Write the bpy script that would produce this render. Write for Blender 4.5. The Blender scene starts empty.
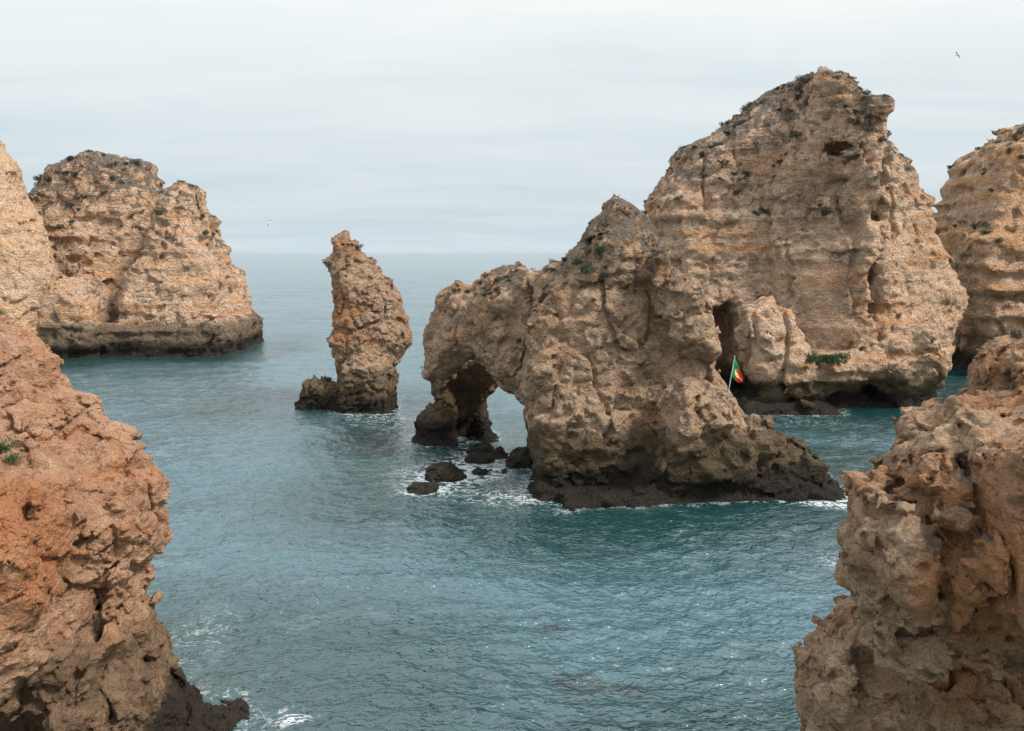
import bpy, math, random, time
import numpy as np
from concurrent.futures import ThreadPoolExecutor
T_START = time.time()
F32 = np.float32

# ------------------------------------------------------------------ camera
C = bpy.context.scene
COL = C.collection
CAM_H = 12.0
FPX = 900.0
HORIZON = 251.0
TH = math.atan((365.5 - HORIZON) / FPX)
cam_d = bpy.data.cameras.new('camera')
cam_d.sensor_width = 36.0
cam_d.lens = 36.0 * FPX / 1024.0
cam_d.clip_start = 0.1
cam_d.clip_end = 60000.0
cam = bpy.data.objects.new('camera', cam_d)
COL.objects.link(cam)
cam.location = (0, 0, CAM_H)
cam.rotation_euler = (math.pi / 2 - TH, 0, 0)
C.camera = cam
C.render.resolution_x, C.render.resolution_y = 1024, 731
C.view_settings.view_transform = 'Standard'
C.view_settings.look = 'None'
C.view_settings.exposure = 0.1
C.view_settings.gamma = 1.0
C.view_settings.use_curve_mapping = False
C.cycles.use_denoising = True
C.cycles.max_bounces = 6
C.cycles.diffuse_bounces = 3
C.cycles.glossy_bounces = 3
C.cycles.volume_bounces = 0
C.cycles.transmission_bounces = 2
C.cycles.use_adaptive_sampling = True
C.cycles.adaptive_threshold = 0.015
C.cycles.sample_clamp_direct = 2.0
C.cycles.sample_clamp_indirect = 2.5

# ------------------------------------------------------------------ world (overcast) and sun
SUN_EL, SUN_AZ = math.radians(47), math.radians(120)   # azimuth clockwise from +Y
w = bpy.data.worlds.new('World'); C.world = w
w.use_nodes = True
nt = w.node_tree; nt.nodes.clear()


def N(nt, t, **k):
    n = nt.nodes.new(t)
    for a, b in k.items():
        setattr(n, a, b)
    return n


def sky_world():
    L = nt.links
    out = N(nt, 'ShaderNodeOutputWorld')
    bg = N(nt, 'ShaderNodeBackground')
    sky = N(nt, 'ShaderNodeTexSky', sky_type='NISHITA', sun_disc=False)
    sky.sun_elevation = SUN_EL; sky.sun_rotation = SUN_AZ
    sky.air_density = 1.0; sky.dust_density = 2.0; sky.ozone_density = 1.0
    bg.inputs['Strength'].default_value = 0.1
    tc = N(nt, 'ShaderNodeTexCoord')
    sep = N(nt, 'ShaderNodeSeparateXYZ'); L.new(tc.outputs['Generated'], sep.inputs[0])
    # cloud deck: elevation ramp (values are radiance / 0.1)
    r = N(nt, 'ShaderNodeValToRGB')
    cr = r.color_ramp
    cr.elements[0].position = 0.0; cr.elements[0].color = (0.60, 0.70, 0.76, 1)
    cr.elements[1].position = 1.0; cr.elements[1].color = (1.55, 1.68, 1.80, 1)
    for p, c in ((0.05, (0.625, 0.71, 0.755, 1)), (0.11, (0.68, 0.755, 0.785, 1)), (0.18, (0.765, 0.825, 0.838, 1)),
                 (0.28, (0.86, 0.915, 0.91, 1)), (0.5, (1.27, 1.38, 1.45, 1))):
        e = cr.elements.new(p); e.color = c
    L.new(sep.outputs['Z'], r.inputs[0])
    # thin long streaks of cloud: project direction on a plane overhead
    mx = N(nt, 'ShaderNodeMath', operation='ADD'); mx.inputs[1].default_value = 0.10
    L.new(sep.outputs['Z'], mx.inputs[0])
    dx = N(nt, 'ShaderNodeMath', operation='DIVIDE'); L.new(sep.outputs['X'], dx.inputs[0]); L.new(mx.outputs[0], dx.inputs[1])
    dy = N(nt, 'ShaderNodeMath', operation='DIVIDE'); L.new(sep.outputs['Y'], dy.inputs[0]); L.new(mx.outputs[0], dy.inputs[1])
    cmb = N(nt, 'ShaderNodeCombineXYZ'); L.new(dx.outputs[0], cmb.inputs[0]); L.new(dy.outputs[0], cmb.inputs[1])
    mp = N(nt, 'ShaderNodeMapping'); mp.inputs['Scale'].default_value = (0.42, 1.1, 1); mp.inputs['Rotation'].default_value = (0, 0, 0.08)
    mp.inputs['Location'].default_value = (3.1, 1.7, 0)
    L.new(cmb.outputs[0], mp.inputs[0])
    no = N(nt, 'ShaderNodeTexNoise'); no.inputs['Scale'].default_value = 1.0; no.inputs['Detail'].default_value = 9
    no.inputs['Roughness'].default_value = 0.58; no.inputs['Distortion'].default_value = 0.4
    L.new(mp.outputs[0], no.inputs['Vector'])
    mr = N(nt, 'ShaderNodeMapRange'); mr.inputs[1].default_value = 0.3; mr.inputs[2].default_value = 0.7
    mr.inputs[3].default_value = 0.0; mr.inputs[4].default_value = 1.0
    L.new(no.outputs[0], mr.inputs[0])
    tint = N(nt, 'ShaderNodeMixRGB'); L.new(mr.outputs[0], tint.inputs[0])
    tint.inputs[1].default_value = (0.905, 0.94, 0.96, 1); tint.inputs[2].default_value = (1.12, 1.075, 1.055, 1)
    vm = N(nt, 'ShaderNodeVectorMath', operation='MULTIPLY'); L.new(r.outputs[0], vm.inputs[0]); L.new(tint.outputs[0], vm.inputs[1])
    sc = N(nt, 'ShaderNodeVectorMath', operation='SCALE'); L.new(vm.outputs[0], sc.inputs[0]); sc.inputs['Scale'].default_value = 10.0
    mix = N(nt, 'ShaderNodeMixRGB'); mix.inputs[0].default_value = 0.93
    L.new(sky.outputs[0], mix.inputs[1]); L.new(sc.outputs[0], mix.inputs[2])
    L.new(mix.outputs[0], bg.inputs['Color']); L.new(bg.outputs[0], out.inputs[0])


sky_world()
sun_d = bpy.data.lights.new('sun', 'SUN')
sun_d.energy = 4.1
sun_d.angle = math.radians(12)
sun_d.color = (1.0, 0.955, 0.89)
sun = bpy.data.objects.new('sun', sun_d); COL.objects.link(sun)
sun.rotation_euler = (math.pi / 2 - SUN_EL, 0, math.pi - SUN_AZ)
sun.location = (0, 0, 60)


# ------------------------------------------------------------------ pixel -> place
def ray(px, py):
    cx = (px - 512.0) / FPX; cy = (365.5 - py) / FPX
    return cx, math.cos(TH) + cy * math.sin(TH), -math.sin(TH) + cy * math.cos(TH)


def at(px, py, Y):
    dx, dy, dz = ray(px, py); t = Y / dy
    return (dx * t, Y, CAM_H + dz * t)


def on_plane(px, py, y0, a, b, xc, zc):
    # plane  y = y0 + a (x-xc) + b (z-zc)
    dx, dy, dz = ray(px, py)
    t = (y0 - a * xc + b * (CAM_H - zc)) / (dy - a * dx - b * dz)
    return dx * t, CAM_H + dz * t


# ------------------------------------------------------------------ numpy noise
_rng = np.random.RandomState(7)
PERM = _rng.permutation(256).astype(np.int32)
PERM = np.concatenate([PERM, PERM])
_g = _rng.normal(size=(256, 3)); GRAD = (_g / np.linalg.norm(_g, axis=1)[:, None] * 1.6).astype(F32)
RND = _rng.rand(256, 3).astype(F32)
CH = 65536


def _perlin(p):
    i = np.floor(p); f = p - i; i = i.astype(np.int32) & 255
    u = f * f * f * (f * (f * 6 - 15) + 10)
    X, Y, Z = i[:, 0], i[:, 1], i[:, 2]
    res = None
    hx = (PERM[X], PERM[(X + 1) & 255])
    out = []
    for a in (0, 1):
        for b in (0, 1):
            hy = PERM[hx[a] + ((Y + b) & 255)]
            hz = []
            for c in (0, 1):
                g = GRAD[PERM[hy + ((Z + c) & 255)]]
                hz.append(g[:, 0] * (f[:, 0] - a) + g[:, 1] * (f[:, 1] - b) + g[:, 2] * (f[:, 2] - c))
            out.append(hz[0] + u[:, 2] * (hz[1] - hz[0]))
    e0 = out[0] + u[:, 1] * (out[1] - out[0]); e1 = out[2] + u[:, 1] * (out[3] - out[2])
    return e0 + u[:, 0] * (e1 - e0)


def perlin(p, off=0.0):
    p = np.asarray(p, F32) + F32(off)
    r = np.empty(len(p), F32)
    for s in range(0, len(p), CH):
        r[s:s + CH] = _perlin(p[s:s + CH])
    return r


def _worley(p):
    """nearest-cell distance, second distance, and a tilted-facet value that jumps from cell to cell"""
    i = np.floor(p); f = p - i; i = i.astype(np.int32)
    d1 = np.full(len(p), 9.0, F32); d2 = d1.copy(); fc = np.zeros(len(p), F32)
    for a in (-1, 0, 1):
        hx = PERM[(i[:, 0] + a) & 255]
        for b in (-1, 0, 1):
            hy = PERM[hx + ((i[:, 1] + b) & 255)]
            for c in (-1, 0, 1):
                hh = PERM[hy + ((i[:, 2] + c) & 255)]
                q = RND[hh]; g = GRAD[hh]
                rx = f[:, 0] - q[:, 0] - a; ry = f[:, 1] - q[:, 1] - b; rz = f[:, 2] - q[:, 2] - c
                d = rx * rx + ry * ry + rz * rz
                near = d < d1
                fc = np.where(near, g[:, 0] * rx + g[:, 1] * ry + g[:, 2] * rz + (q[:, 0] - 0.5) * 0.5, fc)
                d2 = np.minimum(d2, np.maximum(d1, d)); d1 = np.minimum(d1, d)
    return np.sqrt(d1), np.sqrt(d2), fc


def worley(p, off=0.0):
    p = np.asarray(p, F32) + F32(off)
    a = np.empty(len(p), F32); b = np.empty(len(p), F32); c = np.empty(len(p), F32)
    for s in range(0, len(p), CH):
        a[s:s + CH], b[s:s + CH], c[s:s + CH] = _worley(p[s:s + CH])
    return a, b, c


def fbm(p, octv, off=0.0, gain=0.5):
    r = 0; amp = 1.0
    for k in range(octv):
        r = r + amp * perlin(p * (2.03 ** k), off + 17.3 * k); amp *= gain
    return r


def poly_sdf(x, z, P):
    n = len(P)
    d = np.full(x.shape, 1e9, F32); inside = np.zeros(x.shape, bool)
    for k in range(n):
        ax, az = P[k]; bx, bz = P[(k + 1) % n]
        ex, ez = bx - ax, bz - az
        wx, wz = x - F32(ax), z - F32(az)
        h = np.clip((wx * F32(ex) + wz * F32(ez)) / F32(ex * ex + ez * ez + 1e-9), 0, 1)
        qx, qz = wx - F32(ex) * h, wz - F32(ez) * h
        d = np.minimum(d, qx * qx + qz * qz)
        if abs(ez) > 1e-9:
            c = ((F32(az) <= z) != (F32(bz) <= z)) & (x < F32(ax) + (z - F32(az)) * F32(ex / ez))
            inside ^= c
    d = np.sqrt(d)
    return np.where(inside, -d, d)


class Part:
    """A rounded slab of rock: outline in a (possibly tilted) upright plane, front/back half-depths, edge rounding."""
    def __init__(s, pts, y0, T, Tb=None, R=1.5, p=2.6, tilt=(0, 0), ref=None, grow=0.0, cut=False, k=0.35):
        s.a, s.b = tilt
        ref = ref or pts[0]
        r = at(ref[0], ref[1], y0)
        s.xc, s.zc, s.y0 = r[0], r[2], y0
        s.P = [on_plane(px, py, y0, s.a, s.b, s.xc, s.zc) for px, py in pts]
        s.T, s.Tb, s.R, s.p, s.grow, s.cut, s.k = T, Tb or T, R, p, grow, cut, k

    def bounds(s):
        xs = [q[0] for q in s.P]; zs = [q[1] for q in s.P]
        ys = [s.y0 + s.a * (x - s.xc) + s.b * (z - s.zc) for x, z in s.P]
        return min(xs), max(xs), min(ys) - s.T, max(ys) + s.Tb, min(zs), max(zs)

    def f(s, q):
        d2 = poly_sdf(q[:, 0], q[:, 2], s.P) - F32(s.grow)
        v = q[:, 1] - (s.y0 + s.a * (q[:, 0] - s.xc) + s.b * (q[:, 2] - s.zc))
        v = np.where(v < 0, -v / s.T, v / s.Tb)
        u = np.maximum(1 + d2 / s.R, 0)
        g = (u ** s.p + np.abs(v) ** s.p) ** (1.0 / s.p) - 1
        sc = np.where(u > v, s.R, min(s.T, s.Tb))
        return (g * sc).astype(F32)


def smin(a, b, k):
    h = np.maximum(k - np.abs(a - b), 0) / k
    return np.minimum(a, b) - h * h * k * 0.25


def smax(a, b, k):
    return -smin(-a, -b, k)


def upsample(a, n):
    for ax in range(3):
        m = a.shape[ax]
        N_ = (m - 1) * n + 1
        idx = np.arange(N_); i0 = np.minimum(idx // n, m - 2); t = ((idx - i0 * n) / n).astype(F32)
        sh = [1, 1, 1]; sh[ax] = N_
        t = t.reshape(sh)
        lo = np.take(a, i0, axis=ax); hi = np.take(a, i0 + 1, axis=ax)
        a = lo + (hi - lo) * t
    return a


def surface_nets(f, org, h):
    nx, ny, nz = f.shape
    s = f < 0
    c = np.zeros((nx - 1, ny - 1, nz - 1), np.int8)
    for dx in (0, 1):
        for dy in (0, 1):
            for dz in (0, 1):
                c += s[dx:nx - 1 + dx, dy:ny - 1 + dy, dz:nz - 1 + dz]
    act = (c > 0) & (c < 8)
    idx = np.argwhere(act)
    vid = np.full(act.shape, -1, np.int32); vid[act] = np.arange(len(idx), dtype=np.int32)
    corners = [(a, b, d) for a in (0, 1) for b in (0, 1) for d in (0, 1)]
    val = {q: f[idx[:, 0] + q[0], idx[:, 1] + q[1], idx[:, 2] + q[2]] for q in corners}
    acc = np.zeros((len(idx), 3), F32); cnt = np.zeros(len(idx), F32)
    for q in corners:
        for ax in range(3):
            if q[ax] == 0:
                r = list(q); r[ax] = 1; r = tuple(r)
                v0, v1 = val[q], val[r]
                m = (v0 < 0) != (v1 < 0)
                t = np.where(m, v0 / np.where(m, v0 - v1, 1), 0)
                pos = np.zeros((len(idx), 3), F32); pos[:] = q; pos[:, ax] = t
                acc += pos * m[:, None]; cnt += m
    V = (idx + acc / cnt[:, None]) * h + np.array(org)
    faces = []
    for ax in range(3):
        o = [k for k in range(3) if k != ax]
        a = np.take(s, range(0, s.shape[ax] - 1), axis=ax); b = np.take(s, range(1, s.shape[ax]), axis=ax)
        sl = [slice(None)] * 3
        for k in o:
            sl[k] = slice(1, s.shape[k] - 1)
        a = a[tuple(sl)]; b = b[tuple(sl)]
        e = np.argwhere(a != b)
        flip = a[e[:, 0], e[:, 1], e[:, 2]]
        for k in o:
            e[:, k] += 1
        q = []
        for (u, v) in ((0, 0), (1, 0), (1, 1), (0, 1)):
            w_ = e.copy(); w_[:, o[0]] -= 1 - u; w_[:, o[1]] -= 1 - v
            q.append(vid[w_[:, 0], w_[:, 1], w_[:, 2]])
        q = np.stack(q, 1)
        if ax == 1:
            flip = ~flip
        q = np.where(flip[:, None], q, q[:, ::-1])
        faces.append(q)
    return V.astype(F32), np.concatenate(faces)


def drop_islands(V, Fq):
    """keep only the largest connected shell (loose crumbs go)."""
    n = len(V); lab = np.arange(n)
    E = np.concatenate([Fq[:, [0, 1]], Fq[:, [1, 2]], Fq[:, [2, 3]]])
    while True:
        m = np.minimum(lab[E[:, 0]], lab[E[:, 1]])
        new = lab.copy()
        np.minimum.at(new, E[:, 0], m); np.minimum.at(new, E[:, 1], m)
        new = new[new]; new = new[new]
        if (new == lab).all():
            break
        lab = new
    ids, cn = np.unique(lab, return_counts=True)
    keep = lab == ids[cn.argmax()]
    remap = np.cumsum(keep) - 1
    return V[keep], remap[Fq[keep[Fq[:, 0]]]]


def build_rock(parts, h, coarse=3, warp=(0.35, 0.35), strata=0.0, dip=0.0, big=(), fine=(), knob=None, crack=None, facet=(), pits=None, calm=(), seed=0.0,
               notch=None, zlo=-1.2, pad=1.2, bounds=None):
    """returns (V, F). All lengths in metres. big/fine = [(wavelength, amplitude)]."""
    bb = np.array([q.bounds() for q in parts if not q.cut])
    x0, x1, y0, y1, z0, z1 = bb[:, 0].min() - pad, bb[:, 1].max() + pad, bb[:, 2].min() - pad, bb[:, 3].max() + pad, zlo, bb[:, 5].max() + pad
    if bounds:
        x0, x1 = max(x0, bounds[0]), min(x1, bounds[1]); y0, y1 = max(y0, bounds[2]), min(y1, bounds[3]); z1 = min(z1, bounds[5]); z0 = max(z0, bounds[4])
    H = h * coarse
    n = [int((b - a) / H) + 2 for a, b in ((x0, x1), (y0, y1), (z0, z1))]
    g = np.stack(np.meshgrid(*[np.arange(m, dtype=F32) * F32(H) for m in n], indexing='ij'), -1).reshape(-1, 3) + np.array([x0, y0, z0], F32)
    q = g.copy()
    if warp[0]:
        wl = warp[1]
        for ax in range(3):
            q[:, ax] += warp[0] * fbm(g / F32(wl), 2, seed + 31 * ax)
    f = None
    for pt in parts:
        v = pt.f(q)
        if f is None:
            f = v
        elif pt.cut:
            f = smax(f, -v, pt.k)
        else:
            f = smin(f, v, pt.k)
    for wl, amp in big:
        f = f + F32(amp) * perlin(g / F32(wl), seed + 5.1 + wl)
    if strata:
        zz = g[:, 2] + dip * g[:, 0] + 0.35 * perlin(g * F32(0.22), seed + 3)
        sp = np.stack([zz * 0 + seed, g[:, 0] * 0.05, zz * 1.1], 1)
        s1 = perlin(sp); sp[:, 2] *= 2.7; s2 = perlin(sp, 4.4)
        pres = np.clip(0.6 + 1.2 * perlin(g * F32(0.16), seed + 8), 0.1, 1.2)
        f = f + F32(strata) * (np.clip(s1 * 3.2, -1, 1) + 0.7 * np.clip(s2 * 3.0, -1, 1) + 0.35 * np.clip(perlin(sp * np.array([1, 1, 2.4], F32), 9.1) * 3, -1, 1)) * pres
    if notch:   # tidal undercut
        zc, zh, dep = notch
        nz_ = perlin(g * F32(0.35), seed + 9)
        zz = (g[:, 2] - zc - 0.4 * nz_) / zh
        f = f + F32(dep) * np.exp(-zz * zz) * np.clip(0.7 + 0.8 * perlin(g * F32(0.3), seed + 19), 0, 1.3)
    f = f.reshape(n)
    f = upsample(f, coarse)
    shp = f.shape
    amp_tot = sum(a for _, a in fine) * 1.1 + (knob[1] if knob else 0) + (crack[1] if crack else 0) + sum(a for _, a in facet) * 0.8 + (pits[1] * 0.6 if pits else 0) + h * 1.5
    m = np.flatnonzero(np.abs(f.ravel()) < amp_tot)
    ii = np.stack(np.unravel_index(m, shp), 1).astype(F32) * F32(h) + np.array([x0, y0, z0], F32)
    add = np.zeros(len(m), F32)
    if knob:
        wl, amp = knob[:2]
        sq = np.array([1, 1, knob[2] if len(knob) > 2 else 1.0], F32)
        wp = ii * sq / F32(wl)
        wp = wp + 0.25 * perlin(wp * 1.7, seed + 2)[:, None]
        a, b, _c = worley(wp, seed)
        add += F32(amp) * (np.clip(a, 0, 1.0) * 1.5 - 0.7)
    if crack:
        wl, amp = crack
        n1 = fbm(ii * np.array([1, 1, 0.45], F32) / F32(wl), 2, seed + 12)
        ms = np.clip(perlin(ii / F32(wl * 2.2), seed + 13) * 2 + 0.5, 0, 1)
        add += F32(amp) * np.exp(-(n1 / 0.07) ** 2) * ms
    if facet or pits:
        wv = np.stack([perlin(ii / F32(0.9 * facet[0][0]), seed + 21 + e) for e in range(3)], 1) * 0.35
    for k, (wl, amp) in enumerate(facet):
        a, b, c = worley(ii * np.array([1, 1, 1.25], F32) / F32(wl) + wv * (0.8 if k == 0 else 1.2), seed + 3.7 * k)
        add += F32(amp) * (c + 0.45 * np.exp(-((b - a) / 0.10) ** 2))
    if pits:
        wl, amp = pits
        a, b, c = worley(ii * np.array([1, 1, 1.35], F32) / F32(wl) + wv, seed + 51)
        ms = np.clip(perlin(ii / F32(wl * 4.5), seed + 52) * 2.2 + 0.35, 0, 1)
        add += F32(amp) * ms * np.clip(1 - a / 0.42, 0, 1)
    for k, (wl, amp) in enumerate(fine):
        nv = perlin(ii / F32(wl), seed + 40 + 7 * k)
        if k % 2 == 1:
            nv = 0.55 - np.abs(nv) * 2.0
            nv = -nv
        add += F32(amp) * nv
    for x0_, x1_, z0_, z1_, k_ in calm:
        ex = np.clip(np.minimum(ii[:, 0] - x0_, x1_ - ii[:, 0]) / 0.8, 0, 1) * np.clip(np.minimum(ii[:, 2] - z0_, z1_ - ii[:, 2]) / 0.8, 0, 1)
        add *= 1 - (1 - k_) * ex
    fr = f.ravel().copy(); fr[m] += add; f = fr.reshape(shp)
    # close the ends so every rock is a solid
    for ax in range(3):
        sl = [slice(None)] * 3
        for e in (0, -1):
            sl[ax] = e; f[tuple(sl)] = h
    V, Fq = surface_nets(f, (x0, y0, z0), h)
    V, Fq = drop_islands(V, Fq)
    return V, Fq


def mesh_np(name, V, Fq, mat, parent=None, smooth=True, link=True):
    me = bpy.data.meshes.new(name)
    k = Fq.shape[1]
    me.vertices.add(len(V)); me.vertices.foreach_set('co', np.ascontiguousarray(V, F32).ravel())
    me.loops.add(Fq.size); me.loops.foreach_set('vertex_index', np.ascontiguousarray(Fq, np.int32).ravel())
    me.polygons.add(len(Fq)); me.polygons.foreach_set('loop_start', np.arange(0, Fq.size, k, dtype=np.int32))
    me.polygons.foreach_set('loop_total', np.full(len(Fq), k, np.int32))
    me.polygons.foreach_set('use_smooth', np.full(len(Fq), smooth, bool))
    me.update(calc_edges=True); me.validate()
    if mat: me.materials.append(mat)
    o = bpy.data.objects.new(name, me)
    if link: COL.objects.link(o)
    if parent: o.parent = parent
    return o


def tag(o, label=None, cat=None, group=None, kind=None):
    if label: o['label'] = label
    if cat: o['category'] = cat
    if group: o['group'] = group
    if kind: o['kind'] = kind
    return o


# ------------------------------------------------------------------ materials
def new_mat(name):
    m = bpy.data.materials.new(name); m.use_nodes = True
    t = m.node_tree; t.nodes.clear()
    out = N(t, 'ShaderNodeOutputMaterial'); b = N(t, 'ShaderNodeBsdfPrincipled')
    t.links.new(b.outputs[0], out.inputs[0])
    return m, t, b, out


class G:
    """small node-graph helper"""
    def __init__(s, t): s.t = t; s.L = t.links
    def link(s, a, b): s.L.new(a, b)
    def noise(s, vec, scale, detail=4, rough=0.5, dist=0.0, lac=2.0):
        n = N(s.t, 'ShaderNodeTexNoise'); n.inputs['Scale'].default_value = scale; n.inputs['Detail'].default_value = detail
        n.inputs['Roughness'].default_value = rough; n.inputs['Distortion'].default_value = dist; n.inputs['Lacunarity'].default_value = lac
        s.link(vec, n.inputs['Vector']); return n.outputs[0]
    def vor(s, vec, scale, feature='F1', rnd=1.0):
        n = N(s.t, 'ShaderNodeTexVoronoi', feature=feature); n.inputs['Scale'].default_value = scale
        n.inputs['Randomness'].default_value = rnd
        s.link(vec, n.inputs['Vector']); return n.outputs['Distance']
    def mapv(s, vec, scale=(1, 1, 1), loc=(0, 0, 0), rot=(0, 0, 0)):
        n = N(s.t, 'ShaderNodeMapping'); n.inputs['Scale'].default_value = scale; n.inputs['Location'].default_value = loc
        n.inputs['Rotation'].default_value = rot
        s.link(vec, n.inputs[0]); return n.outputs[0]
    def m(s, op, a, b=None, c=None, clamp=False):
        n = N(s.t, 'ShaderNodeMath', operation=op, use_clamp=clamp)
        for i, v in enumerate((a, b, c)):
            if v is None: continue
            if isinstance(v, (int, float)): n.inputs[i].default_value = v
            else: s.link(v, n.inputs[i])
        return n.outputs[0]
    def rng(s, v, a, b, c=0.0, d=1.0, smooth=True):
        n = N(s.t, 'ShaderNodeMapRange')
        if smooth: n.interpolation_type = 'SMOOTHSTEP'
        s.link(v, n.inputs[0])
        for i, x in enumerate((a, b, c, d)): n.inputs[i + 1].default_value = x
        return n.outputs[0]
    def mix(s, f, a, b, mode='MIX'):
        n = N(s.t, 'ShaderNodeMixRGB', blend_type=mode)
        for i, v in enumerate((f, a, b)):
            if isinstance(v, (int, float)): n.inputs[i].default_value = v
            elif isinstance(v, tuple): n.inputs[i].default_value = (*v, 1)
            else: s.link(v, n.inputs[i])
        return n.outputs[0]
    def scale(s, col, f):
        n = N(s.t, 'ShaderNodeVectorMath', operation='SCALE'); s.link(col, n.inputs[0])
        if isinstance(f, (int, float)): n.inputs['Scale'].default_value = f
        else: s.link(f, n.inputs['Scale'])
        return n.outputs[0]


def rock_mat(name, light, mid, warm, lichen=0.5, tide=(0.9, 2.0), strata=0.5, bump=1.0, bscale=1.0, warm_amt=0.5, dark_z=None,
             wet=(0.021, 0.017, 0.013), olive=(0.095, 0.07, 0.036), dip=0.0, grey=(0.11, 0.092, 0.074), seed=0.0, pale=0.5, stains=()):
    m, t, b, out = new_mat(name); g = G(t)
    geo = N(t, 'ShaderNodeNewGeometry'); P = geo.outputs['Position']
    P = g.mapv(P, loc=(seed, seed * 0.7, 0))
    sp = N(t, 'ShaderNodeSeparateXYZ'); t.links.new(geo.outputs['Position'], sp.inputs[0])
    sn = N(t, 'ShaderNodeSeparateXYZ'); t.links.new(geo.outputs['Normal'], sn.inputs[0])
    z = sp.outputs['Z']; up = sn.outputs['Z']
    big = g.noise(P, 0.22, 4, 0.55, 0.3)
    med = g.noise(P, 1.3, 7, 0.62, 0.2)
    fine = g.noise(P, 9.0 * bscale, 8, 0.7)
    # bedding: long in x,y, thin in z
    lay = g.noise(g.mapv(P, (0.10, 0.10, 1.3), rot=(0, dip, 0)), 1.0, 7, 0.62, 0.25)
    lay2 = g.noise(g.mapv(P, (0.30, 0.30, 2.9), rot=(0, dip, 0)), 1.0, 5, 0.6, 0.3)
    col = g.mix(g.rng(med, 0.36, 0.64), mid, light)
    wsel = g.m('ADD', g.m('MULTIPLY', lay, strata), g.m('MULTIPLY', big, 1 - strata))
    wsel = g.m('ADD', wsel, g.m('MULTIPLY', g.m('SUBTRACT', med, 0.5), 0.35))
    col = g.mix(g.rng(wsel, 0.60 - 0.22 * warm_amt, 0.74 - 0.22 * warm_amt, 0, 0.85), col, warm)
    # pale bleached patches
    pl = g.noise(P, 0.55, 5, 0.6, 0.1)
    col = g.mix(g.rng(pl, 0.55, 0.72, 0, pale), col, tuple(min(1, c * 1.22) for c in light))
    # thin dark / light beds
    col = g.mix(g.m('MULTIPLY', g.rng(lay2, 0.52, 0.68, 0, 0.36 * strata), g.rng(pl, 0.4, 0.6, 1.0, 0.15)), col, g.scale(col, 0.55))
    # mottle
    col = g.scale(col, g.rng(fine, 0.28, 0.72, 0.60, 1.46, False))
    # lichen and crusts of dry soil, mostly on ledges and tops
    ln = g.noise(P, 0.9, 9, 0.72, 0.3)
    ln2 = g.noise(P, 0.25, 3, 0.5)
    lm = g.m('ADD', g.m('MULTIPLY', g.rng(up, -0.1, 0.85), 0.17), ln)
    lm = g.m('ADD', lm, g.m('MULTIPLY', g.m('SUBTRACT', ln2, 0.5), 0.35))
    if dark_z:
        lm = g.m('ADD', lm, g.rng(z, dark_z[0], dark_z[1], -0.05, 0.12))
    lmask = g.rng(lm, 0.72 - 0.16 * lichen, 0.83 - 0.16 * lichen, 0, 0.88)
    col = g.mix(lmask, col, g.mix(fine, grey, tuple(c * 1.9 for c in grey)))
    for x0, x1, z0, z1, am in stains:
        q = g.m('ADD', sp.outputs['X'], g.m('MULTIPLY', g.m('SUBTRACT', g.noise(P, 0.5, 5, 0.65), 0.5), 2.6))
        qz = g.m('ADD', z, g.m('MULTIPLY', g.m('SUBTRACT', g.noise(P, 0.4, 3), 0.5), 3.0))
        mk = g.m('MULTIPLY', g.m('MULTIPLY', g.rng(q, x0 - .5, x0 + .5), g.rng(q, x1 - .4, x1 + .4, 1, 0)), g.m('MULTIPLY', g.rng(qz, z0 - .8, z0 + .8), g.rng(qz, z1 - .8, z1 + .8, 1, 0)))
        mk = g.m('MULTIPLY', mk, g.rng(g.noise(g.mapv(P, (1.2, 1.2, 0.35)), 1.0, 8, 0.7), 0.36, 0.56, 0.15, am))
        col = g.mix(mk, col, grey)
    # small dark pits and specks
    v = g.vor(g.mapv(P, (1, 1, 1.4)), 3.2 * bscale)
    spk = g.m('MULTIPLY', g.rng(v, 0.10, 0.22, 1, 0), g.rng(g.noise(P, 0.8, 3), 0.5, 0.62))
    col = g.mix(g.m('MULTIPLY', spk, 0.55), col, g.scale(col, 0.35))
    v2 = g.vor(g.mapv(P, (1, 1, 1.3), rot=(0.3, 0.5, 0)), 7.5 * bscale)
    sp2 = g.m('MULTIPLY', g.rng(v2, 0.12, 0.26, 1, 0), g.rng(g.noise(P, 1.7 * bscale, 4), 0.42, 0.58))
    col = g.mix(g.m('MULTIPLY', sp2, 0.5), col, g.scale(col, 0.4))
    # soil-filled joints
    dv = N(t, 'ShaderNodeTexNoise'); dv.inputs['Scale'].default_value = 0.9 * bscale; dv.inputs['Detail'].default_value = 5
    t.links.new(P, dv.inputs['Vector'])
    wv = N(t, 'ShaderNodeVectorMath', operation='MULTIPLY_ADD'); t.links.new(dv.outputs['Color'], wv.inputs[0])
    wv.inputs[1].default_value = (1.6 / bscale,) * 3; t.links.new(P, wv.inputs[2])
    ce = g.vor(g.mapv(wv.outputs[0], (1, 1, 0.7)), 0.55 * bscale, 'DISTANCE_TO_EDGE')
    jm = g.m('MULTIPLY', g.rng(ce, 0.004, 0.035, 1, 0), g.rng(g.noise(P, 0.5 * bscale, 3), 0.52, 0.62))
    col = g.mix(g.m('MULTIPLY', jm, 0.4), col, g.scale(col, 0.32))
    # tide zone
    zn = g.m('ADD', z, g.m('MULTIPLY', g.m('SUBTRACT', g.noise(P, 0.7, 6, 0.65, 0.3), 0.5), 2.2))
    zn2 = g.m('ADD', z, g.m('MULTIPLY', g.m('SUBTRACT', g.noise(P, 1.6, 5, 0.6), 0.5), 1.1))
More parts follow.
